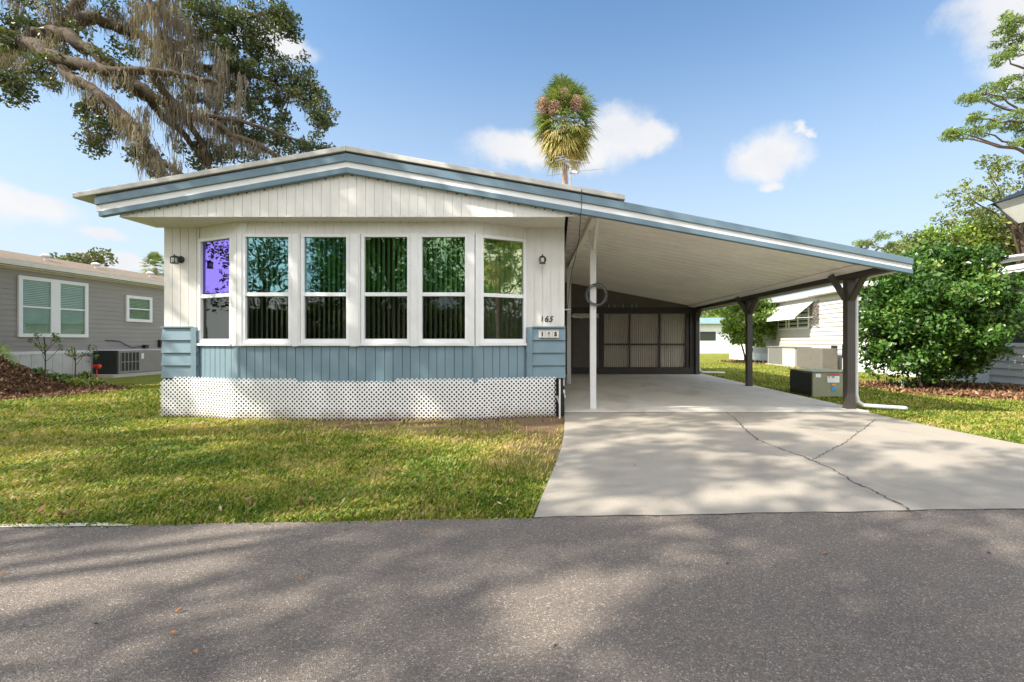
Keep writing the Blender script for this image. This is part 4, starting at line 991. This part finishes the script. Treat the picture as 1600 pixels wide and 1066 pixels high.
for (px, py, Y, L) in ((245, 20, 10.3, 1.7), (238, 60, 10.3, 1.4), (250, 90, 10.3, 1.0), (260, 130, 10.2, .8), (225, 0, 10.4, 1.2), (262, 10, 10.4, 1.1), (300, 40, 10.8, 1.1), (315, 80, 10.9, 1.0), (330, 110, 11, 1.0), (350, 130, 11, .9), (340, 60, 11, .9), (275, 30, 10.6, 1),
                       (300, 140, 10.5, 1.0), (275, 160, 10.1, 1.0), (270, 175, 10.1, .9), (230, 170, 9.8, .8), (200, 185, 9.3, .8), (210, 200, 9.3, .6), (225, 225, 9.3, .5), (250, 250, 9.4, .5), (270, 262, 9.5, .5), (240, 238, 9.4, .6), (190, 178, 9.3, .6), (320, 200, 10.4, 1.1), (345, 200, 10.5, .9),
                       (360, 150, 10.9, .9), (370, 180, 10.9, .9), (315, 170, 10.4, .8), (380, 220, 10.9, .6), (150, 145, 9.5, .5), (110, 120, 9.7, .35), (40, 90, 9.8, .6), (20, 100, 9.4, .6), (60, 75, 10, .5), (30, 60, 10.3, .6), (85, 60, 10.1, .6), (100, 20, 10.6, .5), (75, 5, 10.6, .7), (150, 160, 9.5, .6), (175, 110, 10, .5),
                       (255, 60, 10.4, 1.2), (290, 100, 10.6, 1), (345, 225, 10.8, .7), (285, 200, 10.3, .8), (330, 150, 10.7, 1), (150, 205, 9.6, .4), (10, 125, 9.3, .4), (130, 10, 10.7, .5), (180, 20, 10.9, .6), (210, 25, 10.8, .7), (20, 0, 10.6, .6), (395, 235, 11, .4)):
    for k in range(4): anch.append((at(px+random.gauss(0, 12), py+random.gauss(0, 9), Y+random.gauss(0, .2)), L*random.uniform(.6, 1.15)))
for Q in limbs[:9]:
    for q in Q:
        if random.random() < .6: anch.append((q+Vector((0, 0, -.02)), random.uniform(.15, .6)))
moss(anch, O)

# ------------------------------------------------------------------ palm behind the roof
def fan_palm(name, x, y, zt, lean, cw, label, rng, nf=70, trunk_r=.13):
    t = thing(name, (x, y, 0), label, 'palm tree')
    b = MB(); P = smooth_path([(x+lean*.3, y, -.1), (x+lean*.35, y, zt*.35), (x+lean*.15, y, zt*.7), (x, y, zt)], 7, .0); n = len(P)
    b.tube(P, [trunk_r*(1.08-.12*i/n+.05*(i % 2)) for i in range(n)], 12); b.build('trunk', 'palmbark', t, True)
    V = []; rr = []; g = cw/2.7
    for k in range(nf):
        f = (k+.5)/nf; elv = R(88-158*f**.85)+rng.normal()*.08; a = k*2.399+rng.normal()*.2
        pl_ = (.7+rng.random()*.35)*g; d = np.array([math.cos(a)*math.cos(elv), math.sin(a)*math.cos(elv), math.sin(elv)])
        s0 = np.array([x, y, zt+(.5-1.05*f)*g]); tip = s0+d*pl_; tip[2] -= .1*pl_
        side = np.cross(d, [0, 0, 1.]); side /= np.linalg.norm(side)+1e-6; up = np.cross(side, d)
        wd = .014; V.append([s0-side*wd, s0+side*wd, tip+side*wd, tip-side*wd]); rr.append(.5)
        base = .22+.3*f+rng.normal()*.07
        if f > .68: base = .72+rng.normal()*.12
        for j in range(24):
            th = (j/23-.5)*R(200); ld = d*math.cos(th)+side*math.sin(th)+up*(.18*abs(math.sin(th))+rng.normal()*.07); L = .84*g*(1-.3*abs(th)/1.75)*rng.uniform(.85, 1.1)
            mid = tip+ld*L*.6; end = mid+ld*L*.36+np.array([0, 0, -L*(.08+.2*rng.random()+.12*f)]); ww = np.cross(ld, up); ww = ww/(np.linalg.norm(ww)+1e-6)*.026*g
            V.append([tip-ww*.4, tip+ww*.4, mid+ww, mid-ww]); V.append([mid-ww, mid+ww, end+ww*.1, end-ww*.1]); r = np.clip(base+rng.normal()*.07, 0, 1); rr += [r, r]
    np_mesh('crown', np.array(V), 4, 'palmleaf', t, np.array(rr)); return t
prng = np.random.default_rng(5)
pc = at(880, 205, 22)
palm = fan_palm('fan_palm', .36, 22, pc.z+.55, .25, 2.85, 'tall fan palm with pinkish seed clusters rising behind the roof', prng, 150)
for (px, py, dy, r) in ((849, 165, -1.0, .34), (866, 169, -1.15, .34), (900, 162, -1.05, .34), (881, 150, -1.0, .32)):
    c = at(px, py, 22+dy); P = blob(c, r*.92, 1500, prng, 1.25); V = leaves(P, .075, prng, 3.5); np_mesh('seed_cluster', V, 4, 'palmseed', palm, prng.random(len(V)))
fan_palm('fan_palm', -26.6, 30.5, at(0, 414, 30.5).z-.2, .2, 1.5, 'small distant fan palm top just left of the home behind the grey house', prng, 60)

# ------------------------------------------------------------------ bushes and trees at right
def bush(name, c, rx, ry, rz_, ncl, nleaf, size, m, label, stems, seed, clr=.32, cat='shrub', low=0):
    rng = np.random.default_rng(seed); t = thing(name, (stems[0][0], stems[0][1], 0), label, cat)
    b = MB()
    for (sx_, sy_, tx, ty, tz, r) in stems: b.tube(smooth_path([(sx_, sy_, -.05), (sx_*.6+tx*.4+.05, sy_*.6+ty*.4, tz*.45), (tx, ty, tz)], 4, .015), [r*(1-.07*i) for i in range(9)], 7)
    b.build('trunk', 'bark', t, True)
    Cs = []; rr = []
    for k in range(ncl):
        d = rng.normal(size=3); d /= np.linalg.norm(d); u = .5+.5*rng.random()**.6; p = np.array(c)+d*np.array([rx, ry, rz_])*u*(1+.13*math.sin(d[0]*6+d[2]*5+seed)+.08*math.sin(d[2]*11+d[0]*3))
        if p[2] < low: p[2] = low+rng.random()*.5
        r = clr*rng.uniform(.6, 1.2); Cs.append(blob(p, r, nleaf, rng, .8)); rr.append(np.clip(rng.normal(.45, .2, nleaf)+rng.normal(0, .13), 0, .97 if rng.random() < .97 else 1))
    np_mesh('crown', leaves(np.concatenate(Cs), size, rng, 1.9), 4, m, t, np.concatenate(rr)); return t
bx = at(1452, 600, 12.3).x
bush('camellia_bush', (9.72, 11.9, 2.0), 1.75, 1.5, 1.62, 330, 170, .105, 'bushleaf', 'big round glossy green bush in front of the white house at right', [(9.65, 12.1, 9.0, 11.9, 2.2, .1), (9.8, 12.1, 10.2, 11.7, 2.4, .09), (9.85, 12.2, 10.8, 12.0, 2.3, .08), (9.7, 12.15, 9.6, 12.4, 2.6, .09), (9.55, 12.0, 8.6, 11.6, 1.6, .06)], 3, .36, 'bush', .3)
bush('leafy_bush', (10.95, 26.5, 2.55), 1.75, 1.6, 1.5, 130, 120, .15, 'bush2leaf', 'yellow green leafy bush seen through the carport posts', [(11.4, 27.5, 10.8, 27, 2.2, .09), (11.5, 27.4, 11.5, 27, 2.2, .08), (11.3, 27.6, 10.3, 26.6, 2, .06)], 4, .4, 'bush', .9)
def bigtree(name, base, top, crown_c, rad, ncl, nleaf, size, clr, m, label, seed, bark='bark', tr=.25, flat=.8, nlimb=14, skip=None, cat='tree'):
    rng = np.random.default_rng(seed); t = thing(name, (base[0], base[1], 0), label, cat)
    b = MB(); B = Vector(base); T = Vector(top); tp = smooth_path([B+Vector((0, 0, -.1)), B.lerp(T, .35)+Vector((rng.normal()*.15, 0, 0)), B.lerp(T, .7), T], 4); b.tube(tp, [tr*(1-.06*i) for i in range(len(tp))], 9)
    Cs = []; rr = []; cen = []
    for k in range(ncl):
        d = rng.normal(size=3); d /= np.linalg.norm(d); u = (.25+.75*rng.random()**.55); p = np.array(crown_c)+d*np.array(rad)*u
        if skip and skip(p): continue
        cen.append(p)
        r = clr*rng.uniform(.55, 1.25); n = int(nleaf*(r/clr)**2); Cs.append(blob(p, r, n, rng, flat)); rr.append(np.clip(rng.normal(.45, .18, n)+rng.normal(0, .15), 0, 1))
    for k in range(min(nlimb, len(cen))):
        q = Vector(cen[k]); s = tp[int(len(tp)*(.45+.5*rng.random()))-1]; mid = s.lerp(q, .5)+Vector((0, 0, (q-s).length*.08)); pts_ = smooth_path([s, mid, q], 5, .03); b.tube(pts_, [min(tr*.3, .09)*(1-.085*i) for i in range(11)], 6)
    b.build('trunk', bark, t, True); np_mesh('crown', leaves(np.concatenate(Cs), size, rng, 2.0), 4, m, t, np.concatenate(rr)); return t
# pine at right edge: plates of needles
def pine(x, y, h, plates, label, seed, tr=.28):
    rng = np.random.default_rng(seed); t = thing('pine_tree', (x, y, 0), label, 'tree'); b = MB()
    tp = smooth_path([(x, y, -.1), (x+.1, y, h*.4), (x-.05, y, h*.8), (x, y, h)], 5); b.tube(tp, [tr*(1-.05*i) for i in range(16)], 9); Cs = []; rr = []
    for (px, py, Y, rp, n) in plates:
        c = at(px, py, Y); s = min(tp, key=lambda q: abs(q.z-(c.z-.8))); pts_ = smooth_path([s, s.lerp(c, .5)+Vector((0, 0, .1)), c], 5, .06); b.tube(pts_, [.1*(1-.085*i) for i in range(11)], 6)
        r = rp*Y/F
        for k in range(n):
            d = rdirs(1, rng)[0]*r*rng.random()**.5; d[2] *= .38; cc = np.array(c)+d; Cs.append(blob(cc, .27, 60, rng, .6)); rr.append(np.clip(rng.normal(.5, .2, 60), 0, 1))
            if k % 3 == 0: b.tube([Vector(c)-Vector((0, 0, .1)), Vector(cc)], [.03, .012], 4)
    b.build('trunk', 'pinebark', t, True); np_mesh('crown', leaves(np.concatenate(Cs), .17, rng, 4.5), 4, 'pineleaf', t, np.concatenate(rr)); return t
pine(23.2, 21, 19, [(1575, 35, 21, 30, 12), (1600, 55, 21, 34, 16), (1580, 85, 21, 22, 8), (1565, 90, 20.5, 16, 5), (1615, 20, 21, 40, 16), (1540, 145, 20.5, 28, 10), (1570, 140, 20.7, 30, 12), (1600, 150, 21, 36, 14), (1515, 155, 20.5, 12, 4), (1520, 185, 20.2, 18, 6), (1500, 208, 20, 22, 8), (1530, 205, 20.3, 24, 9), (1570, 190, 20.5, 26, 9), (1600, 200, 21, 34, 12), (1580, 225, 20.6, 24, 6), (1490, 212, 20, 12, 4), (1620, 110, 21, 30, 10)],
     'tall pine with flat needle sprays cut by the right edge of the photo', 21)
pine(19.2, 29, 7.2, [(1360, 378, 29, 22, 8), (1385, 370, 29, 20, 7), (1345, 385, 29, 12, 3), (1400, 382, 29, 16, 5)], 'distant flat topped pine above the big bush', 22, .15)
bigtree('broadleaf_tree', (27, 26, 0), (26, 26, 9), at(1585, 305, 26), (4.3, 2.5, 2.3), 95, 70, .17, .42, 'fartree', 'loose airy tree with thin branches below the pine at the right edge', 31, skip=None)
bigtree('background_tree', (22, 31, 0), (22, 31, 5), at(1440, 415, 31), (3.6, 3, 1.9), 110, 110, .24, .8, 'fartree', 'rounded green background tree rising behind the big bush', 32)
bigtree('background_tree', (27.5, 30, 0), (27, 30, 6), at(1520, 395, 30), (3.6, 3, 2.1), 120, 110, .24, .8, 'bush2leaf', 'yellowish background tree between the big bush and the pine', 33)
bigtree('background_tree', (31, 28, 0), (31, 28, 6), at(1610, 385, 28), (3.4, 3, 2.0), 90, 110, .24, .8, 'fartree', 'olive background tree behind the street lantern', 34)
bigtree('background_tree', (17, 56, 0), (17, 56, 5), (17.5, 56, 5), (6, 3, 2.8), 70, 110, .3, 1.0, 'bush2leaf', 'far yellow green tree behind the distant blue roofed house', 35)
bigtree('background_tree', (-28.5, 24.5, 0), (-28.5, 24.5, 4.5), at(122, 414, 28), (2.0, 1.5, 1.0), 26, 90, .2, .5, 'oakleaf', 'small dark treetop peeking over the brown neighbour roof', 36)

# off-frame trees on the left and behind the photographer (they shade the street and mirror in the glass)
def cloudskip(seed, thr):
    r = np.random.default_rng(seed); ph = r.random(6)*6.28
    def f(p): return math.sin(p[0]*1.1+ph[0]+.4*p[2])*math.sin(p[1]*1.3+ph[1])+.7*math.sin(p[0]*2.3+ph[2])*math.sin(p[1]*2.1+p[2]+ph[3]) < thr
    return f
bigtree('shade_oak', (-14.5, -3.5, 0), (-14.0, -2.0, 7.5), (-12.6, 0.7, 9.8), (6.4, 4.6, 1.9), 215, 150, .14, .46, 'shadeleaf', 'spreading oak standing left of the photographer beside the street', 41, tr=.3, nlimb=26, skip=cloudskip(3, -.3))
bigtree('shade_oak', (-7.2, -6.5, 0), (-7.4, -5.0, 7.5), (-8.0, -2.6, 9.8), (5.0, 3.8, 1.9), 150, 150, .14, .46, 'shadeleaf', 'tall oak behind the photographer on the far side of the street', 42, tr=.3, nlimb=20, skip=cloudskip(8, -.3))
bigtree('shade_oak', (-12.8, 3.0, 0), (-12.0, 3.4, 7.5), (-9.4, 4.1, 10), (5.4, 2.5, 1.5), 92, 150, .15, .52, 'shadeleaf', 'oak with a thin high crown reaching over the front lawn from the left', 49, tr=.26, nlimb=16)
bigtree('small_oak', (-15.2, 4.6, 0), (-15, 4.8, 4), (-14.8, 5.2, 4.6), (1.6, 2.4, 2.8), 120, 80, .1, .4, 'oakleaf', 'small loose oak on the open ground left of the live oak', 47, tr=.12, nlimb=14)
bigtree('round_tree', (-4.6, -12.5, 0), (-4.6, -12.5, 5), (-4.3, -12.5, 5.2), (4.5, 3, 4.0), 180, 100, .18, .7, 'bush2leaf', 'round bright green tree across the street', 43, tr=.25)
bigtree('round_tree', (3.5, -16, 0), (3.5, -16, 5), (3.5, -16, 5), (5, 3, 4.2), 150, 100, .2, .8, 'shadeleaf', 'round dark green tree across the street beside the palm', 44, tr=.25)
bigtree('broadleaf_tree', (-17, -12, 0), (-17, -12, 6), (-17, -12, 5.5), (4, 2.5, 3.2), 90, 70, .16, .6, 'shadeleaf', 'airy tree across the street facing the left windows', 45, tr=.2, nlimb=20)
bigtree('broadleaf_tree', (-13.8, -13, 0), (-13.8, -13, 5), (-12.8, -13, 5.0), (2.0, 2.3, 4.2), 110, 90, .18, .65, 'shadeleaf', 'tall green tree across the street between the airy tree and the dense one', 48, tr=.2)
bigtree('broadleaf_tree', (-10.5, -12.5, 0), (-10.5, -12.5, 5), (-10.3, -12.5, 6), (3.4, 2.5, 5.0), 200, 100, .18, .7, 'bush2leaf', 'dense yellow green tree across the street facing the middle windows', 46, tr=.2)
hd = thing('hedge', (-8, -15.5, 0), 'long dark clipped hedge across the street', 'hedge')
b = MB(); b.box(-34, 26, -16.2, -15, 0, 3.3); b.build('branches', 'soil_dark', hd)
hp = np.stack([RNG.uniform(-34.3, 26.3, 26000), RNG.uniform(-16.5, -14.7, 26000), RNG.uniform(0, 3.7, 26000)], axis=1); np_mesh('foliage', leaves(hp, .2), 4, 'shadeleaf', hd, RNG.random(26000)*.6)
bigtree('round_tree', (16, -9.5, 0), (16, -9.5, 5), (16, -9.5, 5.5), (5, 4.5, 4.5), 150, 100, .2, .8, 'bush2leaf', 'round tree behind the short palm across the street', 50, tr=.25)
fan_palm('fan_palm', 10.4, -4.0, 5.6, .2, 2.0, 'short fan palm across the street behind the photographer', prng, 70)

# ------------------------------------------------------------------ mulch beds, plants and small things
def chips(name, fn, n, size, label, seed, m='mulch', tilt=.5, cat='mulch'):
    rng = np.random.default_rng(seed); P = np.array([fn(rng) for _ in range(n)]); V = leaves(P, size, rng, 2.6, upbias=2.5)
    return tag(np_mesh(name, V, 4, m, None, rng.random(n)), label, cat, kind='stuff')
def mound_h(x, y):
    d = math.hypot((x+13.9)/2.0, (y-10.9)/1.5); return max(0, 1.15*(1-d))+.05
def f1(r):
    while True:
        x = r.uniform(-16, -9.4); y = r.uniform(8.9, 13.6)
        if (x+13.7)**2/7.5+(y-11)**2/3.6 < 1+r.normal()*.12: return (x, y, r.random()*mound_h(x, y) if r.random() < .5 else mound_h(x, y)-.03)
chips('mulch', f1, 34000, .085, 'brown leaf litter and mulch heaped around the live oak base', 61)
b = MB()
for i in range(26):
    for j in range(20):
        x0 = -15.8+i*.25; y0 = 9.2+j*.2; b.quad((x0, y0, mound_h(x0, y0)-.06), (x0+.25, y0, mound_h(x0+.25, y0)-.06), (x0+.25, y0+.2, mound_h(x0+.25, y0+.2)-.06), (x0, y0+.2, mound_h(x0, y0+.2)-.06))
M['soil'] = mat('soil', (.13, .08, .05), .95, .4, 8, b=.8)
struct(b.build('soil_mound', 'soil'))
def f2(r):
    while True:
        x = r.uniform(8.2, 12.4); y = r.uniform(9.3, 14)
        if (x-10.2)**2/4.6+(y-11.7)**2/4.0 < 1+r.normal()*.15 and x < 12.2: return (x, y, .01+.05*r.random())
chips('mulch', f2, 9000, .12, 'reddish mulch ring under the big glossy bush', 62)
def f3(r): return (11.2+r.normal()*.6, 27+r.normal()*.8, .02+.05*r.random())
chips('mulch', f3, 1200, .16, 'brown mulch below the yellow green bush', 63)
def fl(r):
    while True:
        x = r.uniform(-6, .1); y = r.uniform(3, 7.2)
        e = math.exp(-((y-road_edge(x)-.05)/.25)**2)+math.exp(-((y-7.1)/.4)**2)+.18
        if r.random() < e and y > road_edge(x)+.01 and x < drive_left(y): return (x, y, .03+.02*r.random())
chips('leaf_litter', fl, 420, .05, 'dry fallen leaves caught in the lawn along its edges', 64, cat='leaves')
def fw(r):
    k = int(r.integers(0, 22)); q = np.random.default_rng(500+k); cx, cy = (q.uniform(5.4, 7.5), q.uniform(4.9, 6.0)) if k < 15 else (q.uniform(-5, -.2), q.uniform(3.4, 6.5))
    while True:
        x, y = cx+r.normal()*.22, cy+r.normal()*.17
        if in_lawn(x, y): return (x, y, .02+.03*r.random())
chips('lawn_weeds', fw, 5200, .04, 'bright green low weeds in patches of the lawn', 65, m='weed', cat='weeds')
def strap_plant(x, y, n, L, label, seed, m='strap', base=0):
    rng = np.random.default_rng(seed); V = []; rr = []
    z0 = max(0, mound_h(x, y)-.08) if x < -9 else 0
    for k in range(n):
        a = rng.random()*6.283; e = R(rng.uniform(35, 80)); l = L*rng.uniform(.6, 1.1); d = np.array([math.cos(a)*math.cos(e), math.sin(a)*math.cos(e), math.sin(e)]); s = np.array([-math.sin(a), math.cos(a), 0])*.03; p = np.array([x+rng.normal()*.05, y+rng.normal()*.05, z0])
        r = np.clip(base+rng.normal()*.2+.4, 0, 1)
        for i in range(4):
            q = p+d*l/4; d = d+np.array([0, 0, -.38]); w0, w1 = 1-.2*i, 1-.2*(i+1); V.append([p-s*w0, p+s*w0, q+s*w1, q-s*w1]); rr.append(r); p = q
    return tag(np_mesh('strap_leaf_plant', np.array(V), 4, m, None, np.array(rr)), label, 'plant', 'low plants in the left mulch bed')
for i, (px, py, n, L, lb, bs) in enumerate(((118, 606, 60, .45, 'bright yellow green strap leaf clump nearest the lawn in the left bed', .5), (150, 604, 50, .4, 'yellow green strap leaf clump at the right end of the left bed', .45), (72, 600, 40, .5, 'green strap leaf clump below the tallest sapling', 0), (48, 592, 40, .5, 'dark strap leaf plant beside the leaf litter heap', -.3), (95, 596, 36, .4, 'dark low strap plant between the two saplings', -.25), (132, 592, 36, .42, 'pale striped strap plant in front of the pale skirting', .3), (30, 600, 44, .5, 'dark green strap plant at the foot of the bare twiggy shrub', -.2), (84, 610, 40, .35, 'low olive strap clump on the front edge of the mulch', .1), (58, 612, 36, .32, 'small dark strap clump on the mulch left of the olive one', -.1), (104, 598, 40, .42, 'mid green strap plant just left of the sparse sapling', .1))):
    Y = F*HC/(py-VY); strap_plant((px-VX)*Y/F, Y, n*2, L*1.35, lb, 70+i, base=bs)
def sapling(px, py_base, py_top, label, seed, m='strap', spread=.22, nl=220, Y=None):
    rng = np.random.default_rng(seed); Y = Y or F*HC/(py_base-VY); x = (px-VX)*Y/F; zt = HC+(VY-py_top)*Y/F
    t = thing('sapling', (x, Y, 0), label, 'sapling', 'saplings in the left bed'); b = MB(); b.tube(smooth_path([(x, Y, 0), (x+.02, Y, zt*.5), (x-.02, Y, zt*.92)], 3), .014, 5)
    Cs = []
    for k in range(7):
        e = Vector((x+rng.normal()*spread, Y+rng.normal()*spread, zt*(.62+.36*rng.random()))); b.tube([(x, Y, zt*(.4+.3*rng.random())), e], .006, 4); Cs.append(blob(e, .1, nl//7, rng))
    b.build('stem', 'bark', t); V = leaves(np.concatenate(Cs), .075, rng, 2.4); np_mesh('leaves', V, 4, m, t, rng.random(len(V))*.8+.1)
sapling(70, 600, 520, 'leafy yellow tipped sapling in front of the double window', 81); sapling(117, 598, 538, 'thin sparse sapling near the end of the pale skirting', 82, nl=150); sapling(18, 596, 545, 'small bare twiggy shrub beside the leaf litter heap', 83, m='oakleaf', nl=160, spread=.3); sapling(132, 590, 552, 'pinkish dry sapling beside the air conditioner', 84, m='moss', nl=130, spread=.25)
# bright cycad-like leaf at the left edge
rng = np.random.default_rng(90); V = []; rr = []; c0 = np.array(at(-22, 552, 11.2))
for k in range(9):
    a = rng.uniform(-1.2, 1.8); e = R(rng.uniform(10, 75)); d = np.array([math.cos(a)*math.cos(e), -abs(math.sin(a))*math.cos(e)*.6, math.sin(e)]); p = c0.copy()
    for i in range(12):
        q = p+d*.075; d[2] -= .13; s = np.cross(d, [0, 0, 1.]); s /= np.linalg.norm(s)+1e-6
        for sg in (-1, 1):
            tipp = q+s*sg*.2*(1-.05*i)+d*.1; V.append([p, q, tipp, tipp-d*.03]); rr.append(rng.uniform(.5, 1))
        p = q
tag(np_mesh('split_leaf_plant', np.array(V), 4, 'strap', None, np.array(rr)), 'bright yellow green feathery plant at the left edge of the photo', 'plant')
# red flower spike
fp = at(151, 590, 14.5)
t = thing('red_flower', (fp.x, 14.5, 0), 'single red orange flower in front of the dark air conditioner louvres', 'flower'); b = MB(); b.tube([(fp.x, 14.5, 0), (fp.x+.01, 14.5, at(0, 578, 14.5).z)], .012, 5); b.build('stem', 'flower', t)
V = leaves(blob(at(151, 573, 14.5), .085, 50, rng, .5), .09, rng); np_mesh('petals', V, 4, 'flower', t, rng.random(len(V)))
# fallen leaves
b = MB()
def leafobj(x, y, z, s, a):
    P = [(0, -.5), (.22, -.2), (.26, .1), (.1, .4), (0, .55), (-.12, .38), (-.25, .08), (-.2, -.22)]; b = MB(); c, sn = math.cos(a), math.sin(a)
    ring = [(x+s*(u*c-v*sn), y+s*(u*sn+v*c), z+.012+.012*abs(u)*4*s/.05) for u, v in P]; n = len(ring); b.v += ring+[(p[0], p[1], p[2]-.0025) for p in ring]; b.f.append(tuple(range(n))); b.f.append(tuple(range(2*n-1, n-1, -1)))
    for i in range(n): j = (i+1) % n; b.f.append((i, i+n, j+n, j))
    return b
for (px, py) in ((270, 994), (305, 1023), (344, 858), (468, 909), (280, 957), (5, 898), (1137, 884), (1545, 867), (868, 1014), (665, 832), (540, 830), (992, 732), (150, 979), (1290, 868)):
    Y = F*(HC-.012)/(py-VY); dark = (px in (868, 1545, 1137, 150)); o = leafobj((px-VX)*Y/F, Y, .012 if py > 825 else .03  , .03 if not dark else .022, random.random()*6).build('fallen_leaf', 'mulchdark' if False else ('crack' if dark else 'deadleaf'))
    tag(o, 'small dry fallen leaf on the pavement', 'leaf', 'fallen leaves scattered on the pavement')
